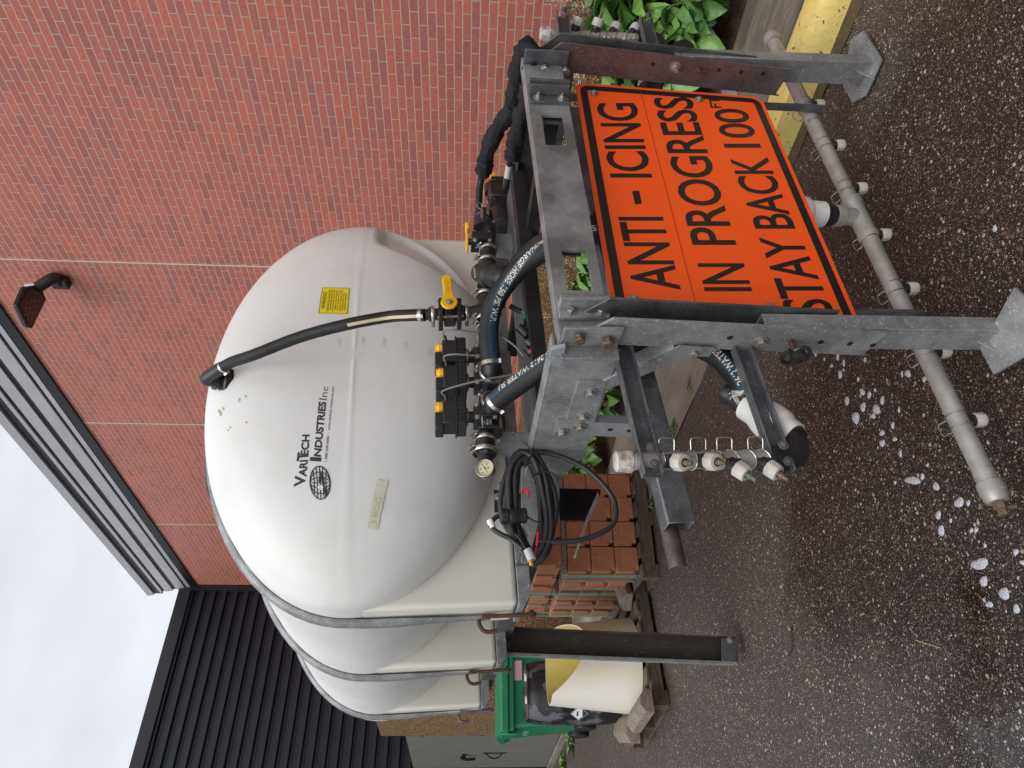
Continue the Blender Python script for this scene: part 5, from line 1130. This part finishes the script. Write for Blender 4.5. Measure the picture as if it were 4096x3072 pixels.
m = MB(); 
for z in (.30,.40,.50): 
    m.tube([(-.012,-.012,z),(-.012,.6,z+.02)], .004, 6)
# ------------------------------------------------------------------ second pallet with cut barrel, drum and bin
P2 = Matrix.Translation((1.42, 5.50, 0)) @ rotz(math.radians(6))
pallet(P2, 1.02, 1.0, 'wooden pallet under the cut open yellow barrel')
BAR = mat('yellowed_white_plastic', (.76,.73,.66), .4, 0, col2=(.72,.60,.33), scale=2.4, lo=.45, hi=.75, sss=.2, col3=(.45,.25,.10), scale3=6, lo3=.68, hi3=.74, stretch=(1,1,.35)); BARI = mat('yellow_plastic_inside', (.80,.70,.24), .45, 0, col2=(.74,.63,.20), scale=4, col3=(.4,.3,.08), scale3=5, lo3=.68, hi3=.72)
bt = thing('cut_barrel', 'cut open white plastic barrel with yellow inside standing on a pallet', 'barrel', (.56,.46,.14), P2)
m = MB(); n = 60; vs = []; rows = 14; BC = Vector((.47,.42,.142))
def rimz(t):    # t angle, 0 = +x
    f = math.cos(t-math.radians(-72)); return .68-.27*max(0, f)**1.3
for j in range(rows+1):
    for k in range(n):
        t = 2*math.pi*k/n; f = j/rows; z = rimz(t)*f; r = .372-.072*min(1, z/.68); r *= 1+.02*math.sin(3*t+1); ex = 1+.04*math.cos(t)
        vs.append(BC+Vector((r*math.cos(t)*ex, r*math.sin(t), z)))
m.add(vs, [(j*n+k, j*n+(k+1)%n, (j+1)*n+(k+1)%n, (j+1)*n+k) for j in range(rows) for k in range(n)])
m.mi = 1; vs2 = [BC+(v-BC)*.965+Vector((0,0,(v-BC).z*.035)) for v in vs]
m.add(vs2, [(j*n+(k+1)%n, j*n+k, (j+1)*n+k, (j+1)*n+(k+1)%n) for j in range(rows) for k in range(n)]+[tuple(range(n))])
m.mi = 0; m.add(vs[-n:]+vs2[-n:], [(k, (k+1)%n, n+(k+1)%n, n+k) for k in range(n)])
part('barrel_shell', m, [BAR, BARI], bt, smooth=50)
for k, (x, y, z, a, l, hw, lab) in enumerate(((-.06,.16,.145,1.5,.52,.085,'grey split timber offcut on the corner of the barrel pallet'),(-.02,.66,.145,1.25,.46,.10,'grey chunky timber offcut behind the cut barrel'),(.90,.14,.145,.5,.30,.085,'grey wood offcut between the barrel and the block stack'))):
    fm = P2 @ Matrix.Translation((x+.08,y,z)) @ rotz(a); m = MB(); 
    prof = [(-hw,0),(hw,0),(hw*.95,hw*.8),(hw*.3,hw*1.25),(-hw*.4,hw*1.1),(-hw*.95,hw*.6)]
    m.prism([(-l/2,p,q) for p,q in prof], (l,0,0)); o = part('timber_offcut', m, WOOD2, None, frame=fm, bevel=.006); tag(o, lab, 'timber')
# drum
dru = thing('black_drum', 'black plastic drum with dusty streaks behind the cut barrel', 'drum', (2.03,7.37,0), None)
DRM = mat('dusty_black_plastic', (.014,.015,.018), .4, 0, col2=(.11,.11,.125), scale=4, lo=.49, hi=.53, stretch=(1.3,1.3,.8))
m = MB(); prof = [(0,.25),(.02,.275),(.10,.288),(.20,.292),(.215,.298),(.235,.298),(.25,.292),(.56,.294),(.575,.300),(.595,.300),(.61,.294),(.80,.288),(.86,.272),(.885,.262),(.90,.262),(.905,.256)]
m.lathe((2.03,7.37,0.0), (0,0,1), prof, 48); m.ring((2.03,7.37,.90), (0,0,1), .250, .022, .012, 48); part('drum_body', m, DRM, dru)
for dx_ in (-.09,.12):
    m = MB(); m.lathe((2.03+dx_,7.37-.08,.906), (0,0,1), [(0,.038),(.012,.036),(.013,.02)], 20); part('bung', m, WHITEP, dru)
m = MB(); ctrd = Vector((2.03,7.37,0)); 
def dpt(az, z, off=.003): rr = .297+off; return ctrd+Vector((math.cos(az)*rr, math.sin(az)*rr, z))
az0 = math.radians(216)
def dq(u, v, sc=.085): return dpt(az0+u*sc/.3, .42+v*sc)
dm = [(-1,0),(-.5,-.5),(0,-1),(.5,-.5),(1,0),(.5,.5),(0,1),(-.5,.5)]; m.add([dq(*p) for p in dm], [tuple(range(8))]); hz = part('hazard_label', m, WHITEP, dru, smooth=0)
m = MB(); ri = [dq(p[0]*.88,p[1]*.88)*1 for p in dm]; ro = [dq(p[0]*.94,p[1]*.94) for p in dm]; o_ = (dpt(az0,.42,.005)-dpt(az0,.42,.003))
m.add([p+o_ for p in ro+ri], [(k,(k+1)%8,8+(k+1)%8,8+k) for k in range(8)]); m.add([dq(*p)+o_ for p in ((-.8,-.08),(0,-.88),(.8,-.08))], [(0,1,2)]); m.add([dq(*p)+o_ for p in ((-.35,.15),(.0,.1),(.35,.2),(.3,.28),(-.3,.3))], [(0,1,2,3,4)]); part('hazard_print', m, INK, hz, smooth=0)
m = MB(); m.add([dpt(az0+.12,.16),dpt(az0+.38,.16),dpt(az0+.38,.27),dpt(az0+.12,.27)], [(0,1,2,3)]); pl2 = part('paper_label', m, WHITEP, dru, smooth=0)
m = MB(); 
for z in (.19,.215,.24): m.add([dpt(az0+.15,z,.005),dpt(az0+.35,z,.005),dpt(az0+.35,z+.008,.005),dpt(az0+.15,z+.008,.005)], [(0,1,2,3)])
part('label_lines', m, INK, pl2, smooth=0)
# green wheeled bin
GB = Matrix.Translation((2.02, 8.70, 0)) @ rotz(math.radians(-4))
bn = thing('green_wheeled_bin', 'large green wheeled rubbish bin with closed lid beside the pebbledash enclosure', 'bin', (.4,.4,0), GB)
GRN = mat('green_bin_plastic', (.018,.19,.095), .4, 0, col2=(.025,.23,.12), scale=4, col3=(.05,.28,.17), scale3=30, lo3=.6, hi3=.75)
m = MB(); b0, b1 = (.07,.10,.80,.70), (.0,.0,.90,.82)
m.add([(b0[0],b0[1],.03),(b0[2],b0[1],.03),(b0[2],b0[3],.03),(b0[0],b0[3],.03),(b1[0],b1[1],.98),(b1[2],b1[1],.98),(b1[2],b1[3],.98),(b1[0],b1[3],.98)], [(0,3,2,1),(4,5,6,7),(0,1,5,4),(1,2,6,5),(2,3,7,6),(3,0,4,7)]); part('bin_body', m, GRN, bn, bevel=.03, seg=3)
m = MB(); m.box(-.03,.93,-.03,.85,.94,1.0); part('bin_rim', m, GRN, bn, bevel=.012)
m = MB(); m.prism([(-.05,-.05,1.001),(-.05,.87,1.001),(-.05,.87,1.06),(-.05,.40,1.14),(-.05,-.05,1.09)], (1.0,0,0)); m.prism([(-.07,.05,.90),(-.07,.30,.93),(-.07,.30,1.1),(-.07,.05,1.09)], (.03,0,0)); part('bin_lid', m, GRN, bn, bevel=.02, seg=3)
for y in (.12, .66):
    m = MB(); m.lathe((-.0,y+.03,.12), (1,0,0), [(0,.12),(.06,.12)], 24); part('wheel', m, BPLAST, bn, bevel=.008)
m = MB(); map_text(m, 'NO HOT ASHES', lambda u, v: Vector((.03-.002+(.80-.75-v*.08)*-.075, .60-.3*u, .75+v*.06))+Vector((-.018,0,0)), .01); part('printed_text', m, simple('pale_green_print',(.35,.6,.5),.5), bn, smooth=0)
m = MB(); m.add([(.50,-.016,.84),(.72,-.016,.84),(.72,-.002,.94),(.50,-.002,.94)], [(0,1,2,3)]); part('sticker', m, simple('faded_pink',(.45,.30,.32),.5), bn, smooth=0)

# ------------------------------------------------------------------ plants
def leafmat(name, c1, c2, c3):
    m = mat(name, c1, .38, 0, col2=c2, scale=9, lo=.35, hi=.65, col3=c3, scale3=26, lo3=.64, hi3=.72, rvar=.15)
    b = m.node_tree.nodes['Principled BSDF']; b.inputs['Subsurface Weight'].default_value = .0; return m
LEAF = [leafmat('hosta_leaf_green', (.10,.22,.05), (.06,.15,.035), (.38,.45,.25)), leafmat('hosta_leaf_bright', (.20,.36,.08), (.12,.26,.06), (.42,.50,.25)), leafmat('hosta_leaf_yellowing', (.30,.25,.05), (.12,.17,.03), (.42,.18,.03))]
PINK = mat('faded_pink_flower', (.62,.50,.48), .7, 0, col2=(.45,.36,.30), scale=40)
STEM = simple('leaf_stem', (.12,.20,.05), .5)
rl = random.Random(11)
def leaf(mb, base, az, L, W, el0, droop, mi):
    mb.mi = mi; n = 9; vs = []; d = Vector((math.cos(az), math.sin(az), 0)); sd = Vector((-d.y, d.x, 0)); p = Vector(base); el = el0; tw = rl.uniform(-.35,.35)
    for i in range(n+1):
        t = i/n; w_ = W*(math.sin(math.pi*min(1,(t**.72)))**.85)*(1-.15*t) if 0 < t < 1 else 0.001
        u = d*math.cos(el)+Vector((0,0,1))*math.sin(el); nm = -d*math.sin(el)+Vector((0,0,1))*math.cos(el)
        s2 = (sd*math.cos(tw)+nm*math.sin(tw)); n2 = (nm*math.cos(tw)-sd*math.sin(tw))
        for k, f in enumerate((-1,-.75,-.5,-.25,0,.25,.5,.75,1)):
            cup = (abs(f)**1.5)*w_*.42+ (-.0035 if k % 2 else .0)*min(1,w_*20); vs.append(p+s2*w_*f+n2*cup+n2*.006*math.sin(i*2.2+f*3))
        p = p+u*L/n; el -= droop/n
    mb.add(vs, [(i*9+k, i*9+k+1, (i+1)*9+k+1, (i+1)*9+k) for i in range(n) for k in range(8)])
def hosta(x, y, sz, nl, label, mix=(0,0,1), flowers=0, z0=.08):
    t = thing('hosta_plant', label, 'plant', (x,y,z0), None, 'leafy plants in the planting bed'); m = MB(); st = MB()
    for i in range(nl):
        az = rl.uniform(0, 2*math.pi); f = rl.random(); rr = sz*(.12+.55*f); h = sz*(.95-.65*f)*rl.uniform(.75,1.1)
        b = Vector((x+rr*.75*math.cos(az), y+rr*.75*math.sin(az), z0+h)); L = sz*rl.uniform(.36,.5); 
        leaf(m, b, az+rl.uniform(-.5,.5), L, L*rl.uniform(.27,.36), rl.uniform(.1,.75)-f*.35, rl.uniform(1.0,1.9), rl.choice(mix))
        st.tube(catmull([(x+rl.uniform(-.03,.03),y+rl.uniform(-.03,.03),z0-.03), (x+rr*.35*math.cos(az),y+rr*.35*math.sin(az),z0+h*.7), b+Vector((0,0,.0))],3), .004, 5)
    part('leaves', m, LEAF, t, smooth=80); part('stems', st, STEM, t)
    for i in range(flowers):
        az = rl.uniform(0, 6.3); bx_, by_ = x+.05*math.cos(az), y+.05*math.sin(az); tx, ty, tz = x+rl.uniform(-.22,.22), y+rl.uniform(-.22,.22), z0+sz*rl.uniform(1.25,1.55)
        s_ = MB(); s_.tube(catmull([(bx_,by_,z0),((bx_+tx)/2,(by_+ty)/2,z0+(tz-z0)*.6),(tx,ty,tz)],4), .003, 5); fl_ = part('flower_stalk', s_, STEM, t)
        fm = MB(); 
        for k in range(70):
            f = rl.random(); c = Vector((tx,ty,tz+.0))+Vector((0,0,-.14*f)); a = rl.uniform(0,6.3); r = .010+.028*f*rl.random()+.012; e = c+Vector((math.cos(a)*r,math.sin(a)*r,rl.uniform(-.02,.012))); q = Vector((rl.uniform(-1,1),rl.uniform(-1,1),rl.uniform(-1,1))).normalized()*.004
            fm.add([c, e+q, e-q], [(0,1,2)])
        part('flower_head', fm, PINK, fl_, smooth=0)
hosta(4.36,1.25,.66,60,'hosta clump cut off by the top photo edge beside the grey kerb',(0,1),1)
hosta(4.62,1.80,.70,80,'big hosta clump at the near end of the bed behind the right spray manifold',(0,0,1),2)
hosta(4.20,1.75,.40,44,'low hosta clump beside the concrete apron behind the spray pipe end',(0,1,0),0)
hosta(4.22,2.5,.40,40,'low hosta clump by the concrete seen beyond the sign top corner',(0,0,1),0)
hosta(4.42,2.15,.62,84,'wide leaved hosta clump nearest the kerb behind the brown sleeved leg',(0,1,1,0),2)
hosta(4.95,2.15,.66,46,'tall hosta clump close to the wall beside the right spray manifold',(0,1),3)
for px_, py_, zz, sz, nl, lab, mix, fl_n in (
    (2300,330,.35,.55,46,'hosta clump seen through the gap beside the sign top corner',(1,0,0),3),
    (2330,640,.30,.45,34,'small flowering hosta just above the middle of the sign top edge',(0,1),3),
    (2330,840,.30,.42,32,'flowering hosta in the bed between the two crossbeam windows',(0,1),3),
    (2330,1060,.30,.52,56,'bright green hosta filling the left crossbeam window',(1,1,0),1),
    (2400,1150,.20,.46,50,'hosta clump below the left crossbeam window beside the post head',(1,0,0),0),
    (2180,1270,.30,.36,24,'small hosta against the plinth behind the valves',(0,1),2),
    (2330,1450,.15,.42,44,'hosta with yellowing leaves behind the mounting plate bolts',(1,0,2,1),0),
    (2470,1600,.12,.44,52,'hosta with dying orange leaf tips behind the diagonal brace',(1,0,2,1),0),
    (2220,1640,.25,.40,34,'hosta behind the galvanised side plate',(1,0),0),
    (2370,1860,.20,.52,66,'bright hosta behind the cable loop next to the block stack',(1,1,0),0),
    (2290,1960,.25,.44,44,'hosta clump directly behind the black steel plate',(1,0,0),0)):
    q = G(px_, py_, 2, zz); hosta(max(4.15, min(q.x, 5.25)), q.y, sz, nl, lab, mix, fl_n); print(lab[:30], q)
# small weeds
def weed(x, y, s, n, label):
    t = thing('weed', label, 'weed', (x,y,.0), None, 'small weeds in the pavement'); m = MB()
    for i in range(n):
        az = rl.uniform(0,6.3); leaf(m, Vector((x+rl.uniform(-s,s)*.5,y+rl.uniform(-s,s)*.5,.004+rl.uniform(0,s*.3)+(.05 if x > 3.05 else 0))), az, s*rl.uniform(.35,.7), s*.13, .5, 1.2, 1)
    part('leaves', m, LEAF, t, smooth=80)
q = G(2675,1715,2,.05); weed(q.x, q.y, .09, 16, 'small green weed on the concrete edge below the hanging angle')
q = G(2741,1545,2,.05); weed(q.x, q.y, .07, 9, 'tiny yellow green weed on the concrete behind the brace')
q = G(2590,2020,2,.05); weed(q.x, q.y, .08, 9, 'small weed at the concrete edge beside the block pallet')
q = G(2292,2965); weed(q.x-.03, q.y, .22, 30, 'grassy weeds growing at the foot of the grey door')
q = G(2260,3030); weed(q.x-.04, q.y, .20, 26, 'green weeds along the far bottom edge of the grey door')

# ------------------------------------------------------------------ small things on the ground
FOAM = mat('soap_foam', (.52,.54,.59), .35, 0, col2=(.18,.18,.2), scale=330, lo=.50, hi=.60, bump=.002, bscale=300)
m = MB(); 
blobs = [(3262,1413,14,5),(3297,1437,9,3),(3327,1463,9,4),(3351,1425,17,6),(3375,1452,14,5),(3460,1439,12,5),(3360,1498,19,7),(3374,1480,6,5),(3433,1517,9,6),(3449,1568,15,9),(3477,1580,14,8),(3388,1603,16,9),(3452,1628,18,11),(3505,1638,22,13),(3529,1602,20,7),(3423,1672,27,13),(3492,1664,12,9),(3596,1640,11,5),(3571,1702,13,7),(3528,1732,12,10),(3529,1773,16,10),(3579,1757,9,8),(3602,1815,14,6),(3631,1495,16,11),(3608,1496,12,5),(3697,1517,11,9),(3650,1922,16,30),(3690,1906,12,8),(3744,1946,18,12),(3836,2010,20,19),(3873,2012,12,8),(3952,1770-0,8,6),(3979,915,12,10),(3753,2061,16,12),(3765,2123,20,14),(3803,2082,9,6),(3905,2120,10,8),(3886,2122,10,8),(3918,2256,24,34),(3935,2325,18,18),(4016,2375,22,24),(3957,2418,14,14),(4066,2436,18,14),(4063,2208,14,10),(4090,2250,10,12),(3940,2182,9,6),(3300,1370,8,4),(3500,1560,8,5),(3580,1930,8,5),(3710,1860,7,5)]
for bx0, by0, ry, rx in blobs:
    c = G(bx0, by0); e1 = G(bx0, by0+ry)-c; e2 = G(bx0+rx, by0)-c; hgt = min(e1.length, e2.length)*.28+.0008; n = 22; vs = [c+Vector((0,0,hgt))]
    for j, (f, h) in enumerate(((.45,.9),(.8,.55),(1.0,.02))):
        for k in range(n): a = 2*math.pi*k/n; w_ = 1+.13*math.sin(2*a+bx0)+.08*math.sin(3*a+by0)+.04*math.sin(7*a+bx0); vs.append(c+e1*math.cos(a)*f*w_+e2*math.sin(a)*f*w_+Vector((0,0,hgt*h)))
    fs = [(0,1+k,1+(k+1)%n) for k in range(n)]+[(1+j*n+k, 1+(j+1)*n+k, 1+(j+1)*n+(k+1)%n, 1+j*n+(k+1)%n) for j in range(2) for k in range(n)]
    m.add(vs, fs)
o = part('soap_foam', m, FOAM, smooth=80); tag(o, 'patches of white soap foam floating on the wet asphalt', 'foam', kind='stuff')
tw_ = MB(); tw_.tube(catmull([G(3165,2505,2,.006), G(3168,2560,2,.01), G(3170,2590,2,.006), G(3156,2624,2,.005)],5), .003, 6); tag(part('twig', tw_, simple('dark_twig',(.03,.02,.015),.7)), 'dark bent twig lying on the dry asphalt', 'twig')
tw_ = MB(); tw_.tube([G(3660,2560,2,.004), G(3762,2592,2,.004)], .0014, 6); tag(part('straw', tw_, simple('dry_straw',(.5,.36,.16),.7)), 'thin pale straw lying near the puddle', 'straw')
